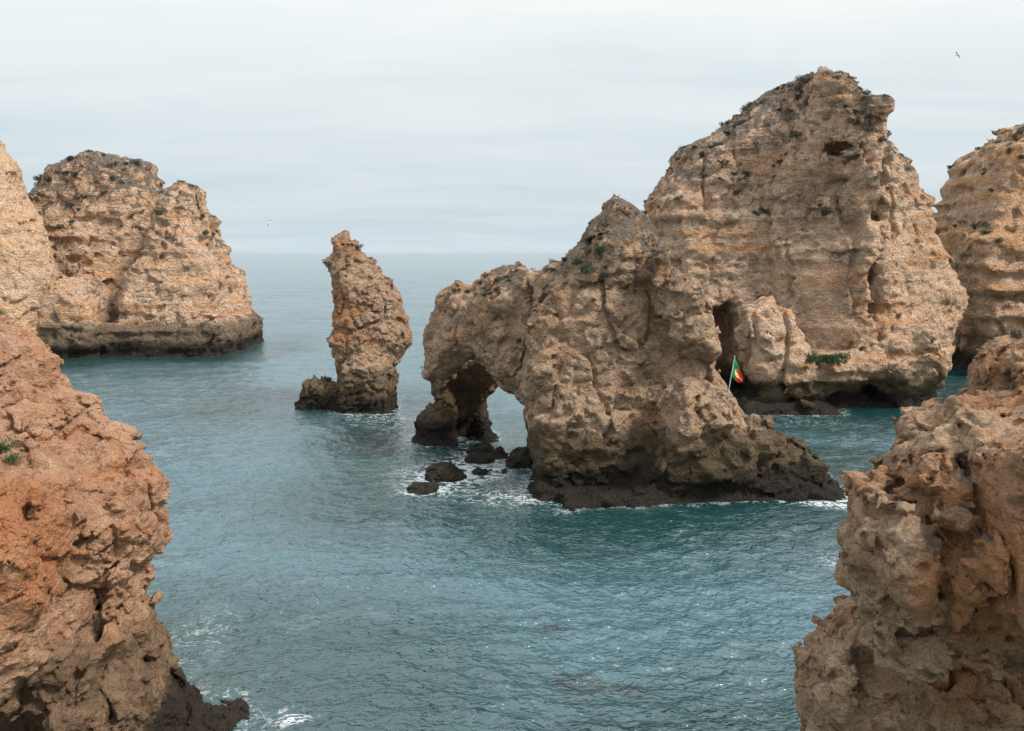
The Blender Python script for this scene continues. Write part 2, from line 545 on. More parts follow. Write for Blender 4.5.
    if tide:
        ol = g.mix(g.rng(g.noise(P, 2.5, 5, 0.6), 0.4, 0.62), olive, tuple(c * 1.7 for c in olive))
        col = g.mix(g.rng(zn, tide[1] - 0.2, tide[1] + 0.75, 0.9, 0), col, ol)
        wt = g.mix(g.rng(fine, 0.4, 0.65), wet, tuple(c * 2.2 for c in wet))
        col = g.mix(g.rng(zn2, tide[0] - 0.45, tide[0] + 0.6, 0.94, 0), col, wt)
        rough = g.rng(zn2, tide[0] - 0.4, tide[0] + 0.6, 0.78, 0.93)
        t.links.new(rough, b.inputs['Roughness'])
    else:
        b.inputs['Roughness'].default_value = 0.93
    t.links.new(col, b.inputs['Base Color'])
    b.inputs['Specular IOR Level'].default_value = 0.15
    # relief finer than the mesh
    h1 = g.noise(P, 2.6 * bscale, 10, 0.66, 0.25)
    h2 = g.vor(g.mapv(P, (1, 1, 1.2)), 5.0 * bscale)
    h3 = g.noise(P, 16.0 * bscale, 6, 0.7)
    hh = g.m('ADD', g.m('MULTIPLY', h1, 1.0), g.m('ADD', g.m('MULTIPLY', g.rng(h2, 0.0, 0.5), 0.12), g.m('MULTIPLY', h3, 0.22)))
    hh = g.m('ADD', hh, g.m('MULTIPLY', g.m('MULTIPLY', g.rng(lay2, 0.42, 0.58), g.rng(pl, 0.35, 0.6, 1.0, 0.1)), 0.15 * strata))
    hh = g.m('SUBTRACT', hh, g.m('ADD', g.m('MULTIPLY', jm, 0.18), g.m('ADD', g.m('MULTIPLY', sp2, 0.12), g.m('MULTIPLY', spk, 0.2))))
    bp = N(t, 'ShaderNodeBump'); bp.inputs['Strength'].default_value = 1.0; bp.inputs['Distance'].default_value = 0.85 * bump / bscale
    t.links.new(hh, bp.inputs['Height']); t.links.new(bp.outputs[0], b.inputs['Normal'])
    return m


M_ARCH = rock_mat('limestone_arch', (0.60, 0.41, 0.27), (0.38, 0.238, 0.148), (0.50, 0.265, 0.13), lichen=0.6, tide=(1.55, 3.1), strata=0.3,
                  warm_amt=0.4, bscale=1.0, dark_z=(9, 13), pale=0.6, olive=(0.08, 0.058, 0.032))
M_BIG = rock_mat('limestone_tall', (0.78, 0.55, 0.385), (0.56, 0.36, 0.235), (0.66, 0.345, 0.17), lichen=0.66, tide=(1.1, 2.4), strata=0.7,
                 warm_amt=0.55, bscale=0.8, dark_z=(13, 25), seed=3.0, pale=0.7,
                 stains=[(at(838, 300, 69)[0], at(856, 300, 69)[0], at(800, 352, 69)[2], at(800, 235, 69)[2], 0.42),
                         (at(790, 300, 70)[0], at(850, 300, 70)[0], at(800, 235, 70)[2], at(800, 165, 70)[2], 0.42)])
M_RIGHT = rock_mat('limestone_right', (0.72, 0.495, 0.335), (0.53, 0.335, 0.21), (0.65, 0.33, 0.15), lichen=0.5, tide=(1.1, 2.2), strata=0.8,
                   warm_amt=0.6, bscale=0.7, dark_z=(20, 27), seed=9.0)
M_LEFT = rock_mat('limestone_far', (0.78, 0.545, 0.38), (0.62, 0.395, 0.255), (0.74, 0.40, 0.20), lichen=0.74, tide=(1.6, 3.6), strata=0.8,
                  warm_amt=0.6, bscale=0.6, dark_z=(12, 22), seed=14.0, olive=(0.135, 0.10, 0.066))
M_CLIFF = rock_mat('limestone_cliff', (0.78, 0.545, 0.37), (0.68, 0.44, 0.275), (0.74, 0.44, 0.235), lichen=0.1, tide=(1.1, 2.2), strata=0.5,
                   warm_amt=0.5, bscale=0.7, seed=20.0)
M_NEEDLE = rock_mat('limestone_needle', (0.55, 0.375, 0.25), (0.40, 0.245, 0.15), (0.50, 0.225, 0.10), lichen=0.4, tide=(1.3, 2.9), strata=0.15,
                    warm_amt=0.5, bscale=0.9, seed=26.0, olive=(0.14, 0.10, 0.06))
M_FGL = rock_mat('red_limestone', (0.62, 0.385, 0.245), (0.45, 0.235, 0.132), (0.52, 0.21, 0.092), lichen=-0.25, tide=(1.0, 3.2), strata=0.2,
                 warm_amt=0.62, bscale=2.2, bump=1.0, seed=33.0, pale=0.6, olive=(0.17, 0.11, 0.065))
M_FGR = rock_mat('brown_limestone', (0.60, 0.42, 0.28), (0.34, 0.21, 0.125), (0.44, 0.195, 0.08), lichen=0.5, tide=None, strata=0.15,
                 warm_amt=0.45, bscale=3.0, bump=1.0, seed=41.0, pale=0.65)
M_BOULDER = rock_mat('wet_boulder', (0.050, 0.040, 0.033), (0.032, 0.026, 0.022), (0.05, 0.034, 0.024), lichen=0.2, tide=(0.35, 0.7), strata=0.1,
                     warm_amt=0.3, bscale=1.6, seed=50.0, olive=(0.05, 0.04, 0.028))

# ------------------------------------------------------------------ the rocks, traced at their own distances
ARCH = [
    # right-hand body with the peak
    Part([(560, 262), (568, 250), (578, 241), (586, 231), (593, 221), (602, 212), (608, 201), (622, 198), (632, 205), (642, 216), (649, 232), (656, 246),
          (664, 252), (672, 268), (684, 280), (700, 290), (702, 312), (712, 325), (715, 340), (708, 352), (714, 372), (716, 384), (730, 410), (745, 440),
          (760, 560), (524, 560), (529, 490), (533, 460), (529, 430), (526, 408), (520, 395), (512, 380), (520, 330), (540, 290)],
         46.5, 3.4, 4.2, R=2.2, p=2.4, grow=-0.15),
    # bridge swinging away to the left
    Part([(447, 284), (456, 281), (468, 286), (475, 277), (485, 275), (497, 269), (510, 266), (520, 262), (533, 266), (545, 265), (556, 258), (564, 258),
          (600, 266), (620, 300), (620, 400), (560, 430), (533, 440), (529, 425), (525, 408), (518, 396), (508, 389), (501, 384), (494, 376), (485, 369), (474, 364), (463, 363),
          (455, 371), (443, 377), (431, 379), (424, 371), (425, 348), (431, 328), (435, 308), (442, 292)],
         51, 2.9, 3.0, R=1.9, p=2.6, tilt=(-0.72, 0), ref=(500, 330), grow=-0.1),
    # left pillar, set back
    Part([(432, 366), (434, 385), (437, 402), (436, 425), (438, 500), (505, 500), (497, 436), (489, 418), (487, 405), (488, 394), (498, 383), (505, 372), (500, 350), (440, 345)],
         58.2, 2.2, 2.6, R=1.6, p=2.4, tilt=(-0.3, 0), ref=(460, 400)),
    # inner dark hollow of the pillar
    Part([(442, 388), (456, 374), (475, 368), (500, 374), (497, 388), (486, 402), (483, 430), (482, 460), (456, 460), (458, 415), (448, 400)], 55.6, 2.4, 2.0, R=0.7, cut=True, k=0.4),
    Part([(409, 452), (412, 432), (418, 418), (424, 405), (433, 399), (444, 402), (452, 412), (458, 428), (461, 450), (464, 480), (405, 480)], 56.0, 1.9, 2.2, R=1.3, p=2.2),
    Part([(476, 446), (481, 425), (489, 417), (496, 428), (500, 445), (504, 475), (474, 475)], 56.8, 1.5, 2, R=0.8, p=2.2),
    # right-hand upper column with its overhanging head
    Part([(648, 250), (657, 250), (668, 262), (684, 279), (699, 290), (702, 310), (713, 326), (717, 340), (709, 351), (694, 353), (676, 348), (662, 338), (656, 310), (650, 280)],
         44.1, 2.3, 3.5, R=1.1, p=2.8, tilt=(0.15, -0.1), ref=(690, 320), k=0.12),
    # shoulder between column and lower block
    Part([(640, 345), (712, 345), (717, 380), (735, 420), (735, 560), (600, 560), (600, 420), (620, 380)], 46.4, 2.6, R=1.6, p=2.6),
    # lower pale block where the flag stands
    Part([(663, 408), (667, 392), (680, 382), (700, 378), (714, 380), (727, 391), (737, 398), (739, 412), (741, 428), (750, 450), (765, 540), (655, 540), (658, 440)],
         43.2, 2.1, 3.5, R=0.9, p=3.0, tilt=(0.12, -0.1), ref=(700, 430), k=0.12),
    # front-left buttress
    Part([(532, 410), (545, 385), (570, 375), (600, 380), (625, 400), (640, 430), (650, 470), (655, 545), (524, 545), (530, 470)], 44.9, 2.3, R=1.6, p=2.4, k=0.12),
    Part([(545, 330), (575, 300), (600, 310), (640, 330), (650, 380), (630, 430), (590, 420), (560, 400)], 46.3, 3.0, R=2.0, p=2.2, tilt=(0, 0.12), ref=(600, 360)),
    # gully right of the peak
    Part([(642, 262), (655, 275), (659, 300), (662, 335), (655, 345), (648, 320), (645, 290)], 42.6, 0.9, R=0.5, cut=True, k=0.5),
    # wide tidal ledge
    Part([(640, 462), (690, 448), (738, 426), (752, 423), (766, 424), (776, 428), (779, 446), (792, 442), (806, 446), (812, 456), (826, 462), (836, 474), (842, 488),
          (852, 498), (862, 560), (600, 560), (610, 475)], 45.2, 2.6, 3.5, R=1.0, p=3.6, tilt=(0.1, 0), ref=(760, 480), k=0.1),
    Part([(640, 474), (700, 466), (780, 468), (822, 475), (835, 486), (846, 500), (855, 560), (560, 560), (560, 490)], 44.0, 2.5, R=0.7, p=3.8, tilt=(0.13, 0), ref=(700, 500), k=0.1),
    Part([(520, 490), (530, 470), (560, 468), (640, 478), (660, 560), (515, 560)], 45.0, 2.8, R=1.1, p=3),
]
BIG = [
    # long left shoulder
    Part([(648, 240), (647, 218), (650, 203), (658, 188), (670, 172), (678, 152), (690, 145), (705, 138), (715, 131), (730, 121), (745, 111), (755, 103), (764, 94), (775, 88), (786, 86),
          (795, 80), (806, 75), (812, 72), (820, 76), (828, 76), (834, 85), (845, 89), (860, 130), (860, 300), (800, 470), (650, 470), (648, 330)],
         78, 5.5, 7, R=3.2, p=2.8, tilt=(-0.22, 0.14), ref=(760, 300)),
    # face left of the edge, running back to the left
    Part([(760, 190), (780, 150), (800, 110), (808, 78), (816, 73), (828, 77), (834, 85), (846, 89), (852, 95), (866, 98), (883, 99), (885, 110), (882, 125), (868, 200), (862, 300), (866, 470), (790, 470), (770, 380), (762, 300)],
         71.5, 3.2, 5, R=1.0, p=6.0, tilt=(-0.62, 0.05), ref=(856, 250), k=0.12),
    # face right of the edge
    Part([(848, 92), (866, 98), (882, 99), (884, 103), (884, 117), (880, 128), (890, 138), (905, 146), (912, 158), (916, 173), (926, 192), (930, 210), (930, 225),
          (933, 233), (938, 242), (944, 254), (953, 268), (963, 285), (968, 298), (962, 311), (951, 326), (949, 345), (946, 365), (943, 386), (936, 402), (925, 470), (850, 470), (846, 300)],
         71.5, 3.6, 6, R=2.0, p=3.4, tilt=(0.62, 0.04), ref=(858, 250), grow=-1.25, k=0.12),
    # shadow cleft left of the tooth
    Part([(710, 350), (714, 325), (722, 308), (738, 302), (748, 320), (750, 350), (750, 440), (706, 440)], 71, 8, 6.0, R=1.0, cut=True, k=0.6),
    # recess under the top band
    Part([(832, 142), (850, 140), (858, 150), (856, 156), (834, 156)], 70.0, 5, 2.2, R=0.6, cut=True, k=0.5),
    # the tooth
    Part([(738, 315), (744, 303), (758, 301), (766, 292), (774, 292), (782, 302), (791, 305), (796, 320), (803, 335), (811, 348), (816, 362), (815, 380), (808, 391),
          (790, 396), (760, 394), (742, 384), (740, 350)], 67.6, 2.0, 2.6, R=1.2, p=2.6, tilt=(0, 0.08), ref=(770, 350), grow=-0.3, k=0.2),
    # low wall that carries the tooth
    Part([(736, 392), (760, 388), (800, 372), (813, 360), (822, 356), (836, 357), (850, 353), (862, 348), (885, 335), (920, 330), (940, 345), (944, 385), (925, 450), (735, 450)],
         67.4, 1.7, 1.3, R=0.9, p=3.0, tilt=(0.12, 0), ref=(800, 380), k=0.2),
    Part([(734, 397), (790, 393), (850, 396), (890, 400), (915, 405), (915, 460), (733, 460)], 67.8, 3.2, R=0.8, p=3.4, tilt=(0.05, 0), ref=(800, 400)),
    # shadowed undercut near the right foot
    Part([(848, 396), (870, 384), (890, 382), (905, 392), (905, 440), (848, 440)], 66.2, 3.2, 2.2, R=1.0, cut=True, k=0.8),
]
RIGHT = [
    Part([(945, 250), (944, 232), (945, 212), (951, 201), (954, 192), (956, 178), (962, 165), (967, 153), (974, 148), (980, 141), (988, 136), (998, 133), (1006, 126),
          (1015, 119), (1026, 115), (1060, 100), (1110, 96), (1180, 130), (1190, 470), (950, 470), (946, 330), (940, 280)],
         91, 6.5, 8, R=2.2, p=3.6, grow=-1.1),
    Part([(950, 232), (975, 225), (1010, 230), (1060, 240), (1100, 330), (1030, 345), (960, 340), (952, 300)], 88.5, 5.0, R=2.0, p=2.6),
    Part([(946, 420), (950, 356), (957, 346), (966, 352), (984, 352), (1000, 348), (1015, 360), (1020, 420)], 82, 3.5, 7.5, R=1.2, cut=True, k=0.7),
    Part([(955, 293), (975, 290), (1060, 296), (1060, 302), (960, 301)], 83.0, 1.6, 1.6, R=0.6, cut=True, k=0.7),
]
LEFT = [
    Part([(20, 215), (32, 197), (41, 188), (48, 177), (55, 171), (62, 164), (70, 159), (75, 153), (86, 151), (100, 149), (112, 152), (124, 151), (131, 156), (147, 158),
          (153, 166), (158, 182), (163, 190), (170, 230), (175, 420), (-60, 420), (-40, 230)], 116, 6, 8, R=3.6, p=2.8, tilt=(0, 0.1), ref=(100, 250), grow=-0.6),
    Part([(152, 225), (156, 205), (164, 190), (172, 187), (182, 181), (196, 180), (201, 188), (204, 200), (206, 210), (213, 217), (213, 227), (219, 238), (226, 244),
          (230, 258), (231, 285), (228, 310), (232, 400), (112, 400), (118, 318), (121, 290), (128, 268), (146, 250)], 109.5, 5, 7, R=2.4, p=2.8, tilt=(0.1, 0.1), ref=(180, 260), grow=-0.75, k=0.2),
    Part([(40, 310), (50, 290), (58, 281), (68, 277), (80, 279), (93, 287), (103, 302), (107, 318), (112, 335), (116, 400), (30, 400)], 103.5, 4.0, 8, R=2.0, p=2.4, k=0.25),
    Part([(-60, 336), (36, 333), (70, 328), (105, 322), (150, 322), (190, 318), (215, 316), (226, 316), (236, 320), (241, 334), (240, 352), (238, 390), (-60, 390)],
         106.5, 4.8, 8, R=1.0, p=3.4, tilt=(0.06, 0), ref=(140, 330)),
    Part([(226, 270), (233, 276), (238, 285), (243, 300), (248, 314), (254, 320), (262, 370), (225, 370)], 118, 4, R=1.6, p=2.6, grow=0.7),
    # cleft between the two masses
    Part([(150, 236), (152, 246), (136, 266), (126, 280), (123, 310), (117, 330), (111, 326), (111, 300), (118, 280), (130, 258)], 107.5, 5, 3.2, R=0.8, cut=True, k=0.5),
    Part([(48, 234), (60, 231), (150, 234), (150, 238), (48, 238)], 108.8, 1.6, 1.0, R=0.6, cut=True, k=0.5),
]
CLIFF = [
    Part([(-6, 128), (2, 146), (9, 155), (17, 165), (19, 172), (26, 176), (19, 180), (24, 190), (27, 201), (36, 214), (40, 225), (47, 240), (53, 256), (57, 272), (58, 290), (54, 315),
          (50, 340), (48, 420), (-190, 420), (-190, 95), (-60, 100)], 103, 5, 4, R=2.4, p=2.6, tilt=(0.0, 0.15), ref=(30, 260), grow=-0.55),
    Part([(8, 171), (26, 175), (30, 177), (8, 180)], 103.6, 0.9, R=0.4),
    Part([(28, 322), (38, 312), (46, 318), (44, 332), (30, 334)], 97.6, 2.2, 1.8, R=0.8, cut=True, k=0.5),
]
NEEDLE = [
    Part([(326, 262), (326, 254), (331, 252), (334, 247), (330, 241), (331, 236), (338, 234), (341, 229), (347, 231), (349, 237), (358, 237), (361, 243), (363, 251), (370, 256),
          (377, 262), (382, 259), (384, 270), (386, 277), (393, 279), (397, 289), (403, 297), (407, 310), (409, 322), (414, 336), (412, 346), (405, 353), (400, 363), (398, 376),
          (396, 388), (398, 400), (402, 440), (340, 440), (338, 400), (337, 382), (335, 366), (331, 352), (328, 337), (332, 325), (333, 308), (332, 290), (328, 276)],
         69, 2.3, 2.8, R=1.9, p=2.3, grow=-0.2),
    Part([(344, 365), (352, 348), (375, 345), (392, 362), (395, 385), (398, 440), (335, 440), (338, 385)], 68.2, 2.3, R=1.2, p=2.6),
    Part([(298, 398), (302, 382), (312, 379), (322, 374), (329, 379), (336, 386), (350, 395), (356, 440), (290, 440)], 68.8, 1.5, R=1.1, p=2.4),
    Part([(352, 372), (358, 362), (362, 380), (364, 410), (354, 410)], 65.6, 0.6, R=0.4, cut=True, k=0.3),
    Part([(366, 368), (380, 366), (384, 376), (368, 376)], 65.2, 0.7, R=0.4, cut=True, k=0.3),
]
FGL = [
    # rising back slope
    Part([(-10, 306), (10, 316), (20, 322), (28, 329), (36, 338), (43, 349), (51, 355), (56, 370), (69, 377), (85, 387), (97, 395), (103, 406), (108, 418), (121, 421), (131, 430),
          (140, 440), (143, 452), (151, 458), (158, 478), (160, 560), (162, 900), (-170, 900), (-170, 250), (-60, 270)], 22.4, 2.8, 1.3, R=1.3, p=2.3, tilt=(-0.15, 0.40), ref=(80, 460), grow=-0.22),
    # square right block
    Part([(84, 492), (100, 470), (130, 462), (150, 459), (157, 455), (163, 462), (165, 476), (166, 500), (166, 522), (164, 545), (164, 560), (154, 568), (151, 580),
          (152, 600), (150, 640), (146, 668), (132, 684), (92, 688), (82, 660), (84, 600), (78, 560)], 20.9, 1.9, 0.9, R=0.6, p=3.2, tilt=(0, 0.06), ref=(120, 560), grow=-0.2, k=0.12),
    # nearer left block
    Part([(-170, 470), (-20, 462), (20, 470), (60, 480), (76, 500), (78, 540), (68, 600), (66, 650), (58, 700), (40, 735), (20, 712), (-20, 700), (-170, 705)],
         18.9, 2.1, 3, R=0.8, p=2.9, tilt=(0, 0.05), ref=(20, 580), k=0.12),
    # mid-left shelf under the bush
    Part([(-170, 400), (0, 440), (40, 452), (80, 470), (90, 520), (60, 560), (-170, 560)], 20.0, 2.1, 3, R=0.9, p=2.6, tilt=(0, 0.3), ref=(20, 500), k=0.15),
    # wet foot
    Part([(60, 650), (120, 680), (146, 664), (150, 640), (152, 610), (162, 638), (160, 662), (170, 682), (181, 704), (192, 716), (212, 712), (232, 714), (246, 726), (256, 745), (262, 800), (240, 900), (40, 900), (50, 720)],
         21.9, 1.7, 1.2, R=0.8, p=2.6, k=0.15),
    Part([(70, 600), (78, 585), (84, 600), (84, 650), (80, 690), (68, 700), (66, 650)], 18.2, 2.0, 1.6, R=0.3, cut=True, k=0.3),
    Part([(28, 512), (42, 505), (80, 512), (84, 524), (66, 528), (48, 524)], 17.8, 1.5, 0.7, R=0.25, cut=True, k=0.3),
    Part([(-170, 712), (10, 716), (34, 722), (36, 900), (-170, 900)], 17.6, 1.5, R=0.8, cut=True, k=0.5),
]
FGR = [
    # cream ridge behind
    Part([(966, 400), (973, 384), (976, 364), (984, 352), (998, 342), (1010, 334), (1026, 322), (1060, 300), (1150, 270), (1300, 270), (1300, 600), (980, 600), (960, 440)],
         16.8, 1.8, 0.6, R=0.7, p=2.6, tilt=(0.1, 0.2), ref=(1010, 380), grow=0.0, k=0.1),
    # main lumpy mass
    Part([(850, 512), (852, 494), (860, 479), (870, 470), (881, 461), (889, 450), (890, 431), (894, 420), (906, 413), (926, 410), (941, 402), (956, 398), (975, 400),
          (1010, 380), (1030, 368), (1080, 340), (1200, 320), (1300, 690), (1000, 668), (940, 656), (880, 668), (856, 650), (856, 592), (853, 560), (851, 540)],
         13.8, 1.6, 0.5, R=0.6, p=2.6, tilt=(-0.1, 0.14), ref=(940, 520), grow=-0.08),
    # lower-left bulge
    Part([(796, 740), (795, 705), (798, 682), (795, 655), (806, 641), (822, 629), (836, 620), (846, 606), (870, 600), (900, 640), (930, 900), (930, 1400), (790, 1400)],
         15.0, 1.5, 1.1, R=0.7, p=2.5, grow=-0.14),
    # deep lower core
    Part([(840, 640), (1300, 600), (1300, 2400), (850, 2400), (850, 1400)], 15.4, 1.4, 1.6, R=1.0, p=3),
    # nearer lumps
    Part([(964, 452), (985, 430), (1020, 420), (1080, 410), (1200, 400), (1300, 560), (1300, 680), (1060, 668), (1015, 652), (985, 620), (968, 570), (962, 500)],
         12.2, 1.3, 2.6, R=0.7, p=2.6, tilt=(0, 0.12), ref=(1000, 540), k=0.1),
    Part([(862, 520), (880, 500), (905, 500), (925, 520), (928, 560), (915, 600), (885, 622), (862, 600), (856, 560)], 12.7, 0.95, 1.5, R=0.5, p=2.3, k=0.08),
    Part([(925, 540), (945, 505), (975, 500), (985, 540), (968, 600), (940, 632), (915, 622)], 12.5, 0.95, 2, R=0.45, p=2.3, tilt=(-0.1, 0), k=0.08),
    Part([(874, 496), (884, 486), (900, 486), (910, 494), (903, 506), (884, 510)], 12.6, 0.75, 1.4, R=0.3, p=2.2, k=0.06),
    Part([(905, 470), (925, 452), (950, 455), (958, 480), (945, 505), (920, 508)], 12.8, 0.9, 1.5, R=0.45, p=2.3, k=0.07),
    Part([(930, 420), (955, 408), (985, 412), (990, 440), (970, 458), (942, 450)], 13.4, 0.9, 1.5, R=0.45, p=2.3, k=0.07),
    Part([(932, 505), (948, 492), (968, 500), (962, 530), (940, 535)], 12.2, 0.8, 1.5, R=0.35, p=2.2, k=0.06),
    Part([(868, 572), (890, 560), (918, 568), (928, 600), (912, 634), (884, 636), (866, 612)], 12.7, 0.9, 1.5, R=0.4, p=2.4, k=0.07),
    Part([(994, 560), (1010, 520), (1060, 500), (1140, 520), (1140, 640), (1050, 650), (1004, 620)], 11.3, 0.9, 1.8, R=0.5, p=2.5, k=0.07),
    Part([(1002, 460), (1030, 436), (1090, 440), (1100, 490), (1040, 505), (1008, 495)], 11.5, 0.9, 1.8, R=0.5, p=2.4, k=0.07),
    Part([(800, 690), (815, 650), (836, 628), (856, 640), (850, 690), (830, 730)], 14.2, 0.9, 1.2, R=0.5, p=2.3, grow=-0.1, k=0.07),
    Part([(905, 640), (1000, 650), (1300, 690), (1300, 1000), (950, 1000), (915, 700)], 11.3, 1.9, 1.2, R=0.8, cut=True, k=0.5),
]
P_BOULDERS = [
    # (outline, distance, thickness, label)
    ([(407, 492), (413, 486), (423, 487), (432, 484), (438, 489), (443, 497), (443, 520), (405, 520)], 44.4, 0.9, 'low dark wet boulder nearest the viewer, awash left of the stone arch foot'),
    ([(426, 478), (431, 468), (440, 465), (452, 468), (462, 474), (469, 482), (470, 505), (424, 505)], 47.0, 1.0, 'widest dark wet boulder, humped, behind the nearest one beside the arch'),
    ([(470, 477), (478, 471), (486, 471), (494, 475), (505, 472), (508, 478), (508, 500), (468, 500)], 48.0, 0.9, 'flat double-humped dark boulder between the widest boulder and arch foot'),
    ([(466, 460), (472, 454), (486, 454), (493, 458), (494, 482), (464, 482)], 50.8, 0.8, 'squat dark boulder directly in front of another under the arch opening'),
    ([(468, 450), (474, 445), (484, 444), (492, 449), (493, 470), (467, 470)], 53.2, 0.8, 'rearmost squat dark boulder under the arch, just behind its twin'),
    ([(492, 456), (499, 448), (504, 453), (509, 459), (510, 478), (491, 478)], 52.0, 0.6, 'small pointed dark boulder in the arch opening between two larger ones'),
    ([(507, 462), (514, 453), (524, 450), (533, 451), (536, 480), (507, 480)], 49.8, 1.1, 'rounded black boulder touching the right leg of the stone arch'),
    ([(210, 722), (216, 712), (228, 711), (240, 716), (250, 729), (256, 775), (205, 775)], 22.6, 0.6, 'brown wet boulder at the seaward foot of the red cliff'),
]

JOBS = {
    'arch': dict(parts=ARCH, h=0.088, warp=(0.30, 2.6), strata=0.06, big=[(1.7, 0.22)], fine=[(0.95, 0.09), (0.5, 0.10), (0.27, 0.055)],
                 knob=(1.15, 0.09), crack=(2.6, 0.38), seed=1.5, notch=(0.5, 0.6, 0.55), facet=[(1.5, 0.19), (0.6, 0.085)], pits=(0.7, 0.18)),
    'big': dict(parts=BIG, h=0.135, warp=(0.30, 4.5), strata=0.15, big=[(3.0, 0.2)], fine=[(1.5, 0.10), (0.8, 0.10), (0.42, 0.075)],
                knob=(1.9, 0.04, 1.6), crack=(4.5, 0.55), seed=2.0, notch=(0.8, 0.9, 1.2), facet=[(2.4, 0.20), (0.95, 0.10)], pits=(1.1, 0.25),
                calm=[(at(800, 300, 70)[0], at(850, 300, 70)[0], at(800, 348, 70)[2], at(800, 248, 70)[2], 0.25)]),
    'right': dict(parts=RIGHT, h=0.20, warp=(0.30, 5.0), strata=0.30, big=[(3.4, 0.2)], fine=[(1.6, 0.12), (0.85, 0.13)],
                  knob=(2.2, 0.05, 1.8), crack=(5.0, 0.5), seed=3.0, notch=(0.7, 0.7, 0.8), facet=[(2.6, 0.2), (1.1, 0.12)], pits=(1.3, 0.25)),
    'left': dict(parts=LEFT, h=0.20, warp=(0.35, 6.0), strata=0.22, big=[(4.0, 0.3)], fine=[(2.0, 0.16), (1.0, 0.17)],
                 knob=(2.6, 0.1, 1.5), crack=(6.0, 0.6), seed=4.0, notch=(0.5, 0.6, 0.6), facet=[(3.2, 0.28), (1.3, 0.15)], pits=(1.6, 0.3)),
    'cliff': dict(parts=CLIFF, h=0.2, warp=(0.35, 6.0), strata=0.14, big=[(3.5, 0.25)], fine=[(1.4, 0.12), (0.7, 0.12)],
                  knob=(2.4, 0.05, 1.4), seed=5.0, facet=[(3.0, 0.2), (1.1, 0.1)], pits=(1.5, 0.2)),
    'needle': dict(parts=NEEDLE, h=0.08, warp=(0.18, 2.2), big=[(1.5, 0.12)], fine=[(0.8, 0.08), (0.42, 0.08), (0.24, 0.04)],
                   knob=(1.0, 0.06), crack=(2.2, 0.32), seed=6.0, notch=(1.6, 0.7, 0.15), facet=[(1.3, 0.18), (0.55, 0.09)], pits=(0.7, 0.14)),
    'fgl': dict(parts=FGL, h=0.040, warp=(0.12, 1.1), strata=0.03, big=[(0.9, 0.10)], fine=[(0.42, 0.06), (0.22, 0.05), (0.12, 0.035)],
                knob=(0.55, 0.03), crack=(1.5, 0.24), seed=7.0, bounds=(-14.0, 0, 15, 26, -1, 13.2), facet=[(1.1, 0.17), (0.42, 0.06)], pits=(0.5, 0.08)),
    'fgr': dict(parts=FGR, h=0.034, warp=(0.11, 0.9), big=[(0.7, 0.08)], fine=[(0.34, 0.04), (0.17, 0.045), (0.09, 0.028)],
                knob=(0.50, 0.16), crack=(1.3, 0.26), seed=8.0, bounds=(0, 9.6, 9.8, 19.5, 0.0, 13.2), zlo=0.0, facet=[(0.62, 0.09), (0.24, 0.045)], pits=(0.27, 0.06)),
}
for k, (pts, y0, T, lab) in enumerate(P_BOULDERS):
    sc = y0 / 45.0
    JOBS['b%d' % k] = dict(parts=[Part(pts, y0, T, R=0.42 * min(sc, 1), p=2.2, grow=0.08 * sc)], h=0.05 * min(sc, 1.6), warp=(0.08, 0.8), big=[(0.6, 0.06)],
                           fine=[(0.4, 0.05), (0.2, 0.045)], facet=[(0.55, 0.09), (0.22, 0.04)], knob=(0.4, 0.03), seed=60.0 + k, pad=0.5, zlo=-0.7)


def _run(k):
    t = time.time(); r = build_rock(**JOBS[k]); return k, r, time.time() - t


ORDER = ['fgr', 'fgl', 'arch', 'big', 'left', 'right', 'cliff', 'needle'] + ['b%d' % k for k in range(len(P_BOULDERS))]
with ThreadPoolExecutor(4) as ex:
    MESH = {}
    for k, r, dt in ex.map(_run, ORDER):
        MESH[k] = r
        print('rock', k, len(r[0]), 'verts', round(dt, 1), 's')
print('rocks done', round(time.time() - T_START, 1))

ROCKS = {}
for key, name, mat, lab, cat in (
        ('arch', 'rock_arch', M_ARCH, 'craggy brown limestone islet with a natural arch through its left end', 'rock arch'),
        ('big', 'sea_stack', M_BIG, 'tallest limestone stack with a pointed top, standing behind the arch islet', 'sea stack'),
        ('right', 'sea_stack', M_RIGHT, 'layered limestone stack cut by the right frame edge, dark cave at its foot', 'sea stack'),
        ('left', 'sea_stack', M_LEFT, 'far twin-peaked pale limestone stack on a dark tidal ledge at the left', 'sea stack'),
        ('cliff', 'cliff', M_CLIFF, 'smooth pale ochre cliff end at the left edge, with a small jutting spur', 'cliff'),
        ('needle', 'rock_needle', M_NEEDLE, 'slender leaning orange rock pillar standing alone in open water', 'rock pillar'),
        ('fgl', 'cliff', M_FGL, 'near reddish-orange cliff filling the lower left corner', 'cliff'),
        ('fgr', 'cliff', M_FGR, 'near knobbly brown cliff filling the lower right corner', 'cliff')):
    o = mesh_np(name, *MESH[key], mat); ROCKS[key] = o
    tag(o, lab, cat)
for k, (pts, y0, T, lab) in enumerate(P_BOULDERS):
    o = mesh_np('boulder', *MESH['b%d' % k], M_BOULDER if k not in (7,) else M_FGL)
    tag(o, lab, 'boulder', 'boulders awash around the arch' if k < 7 else None)

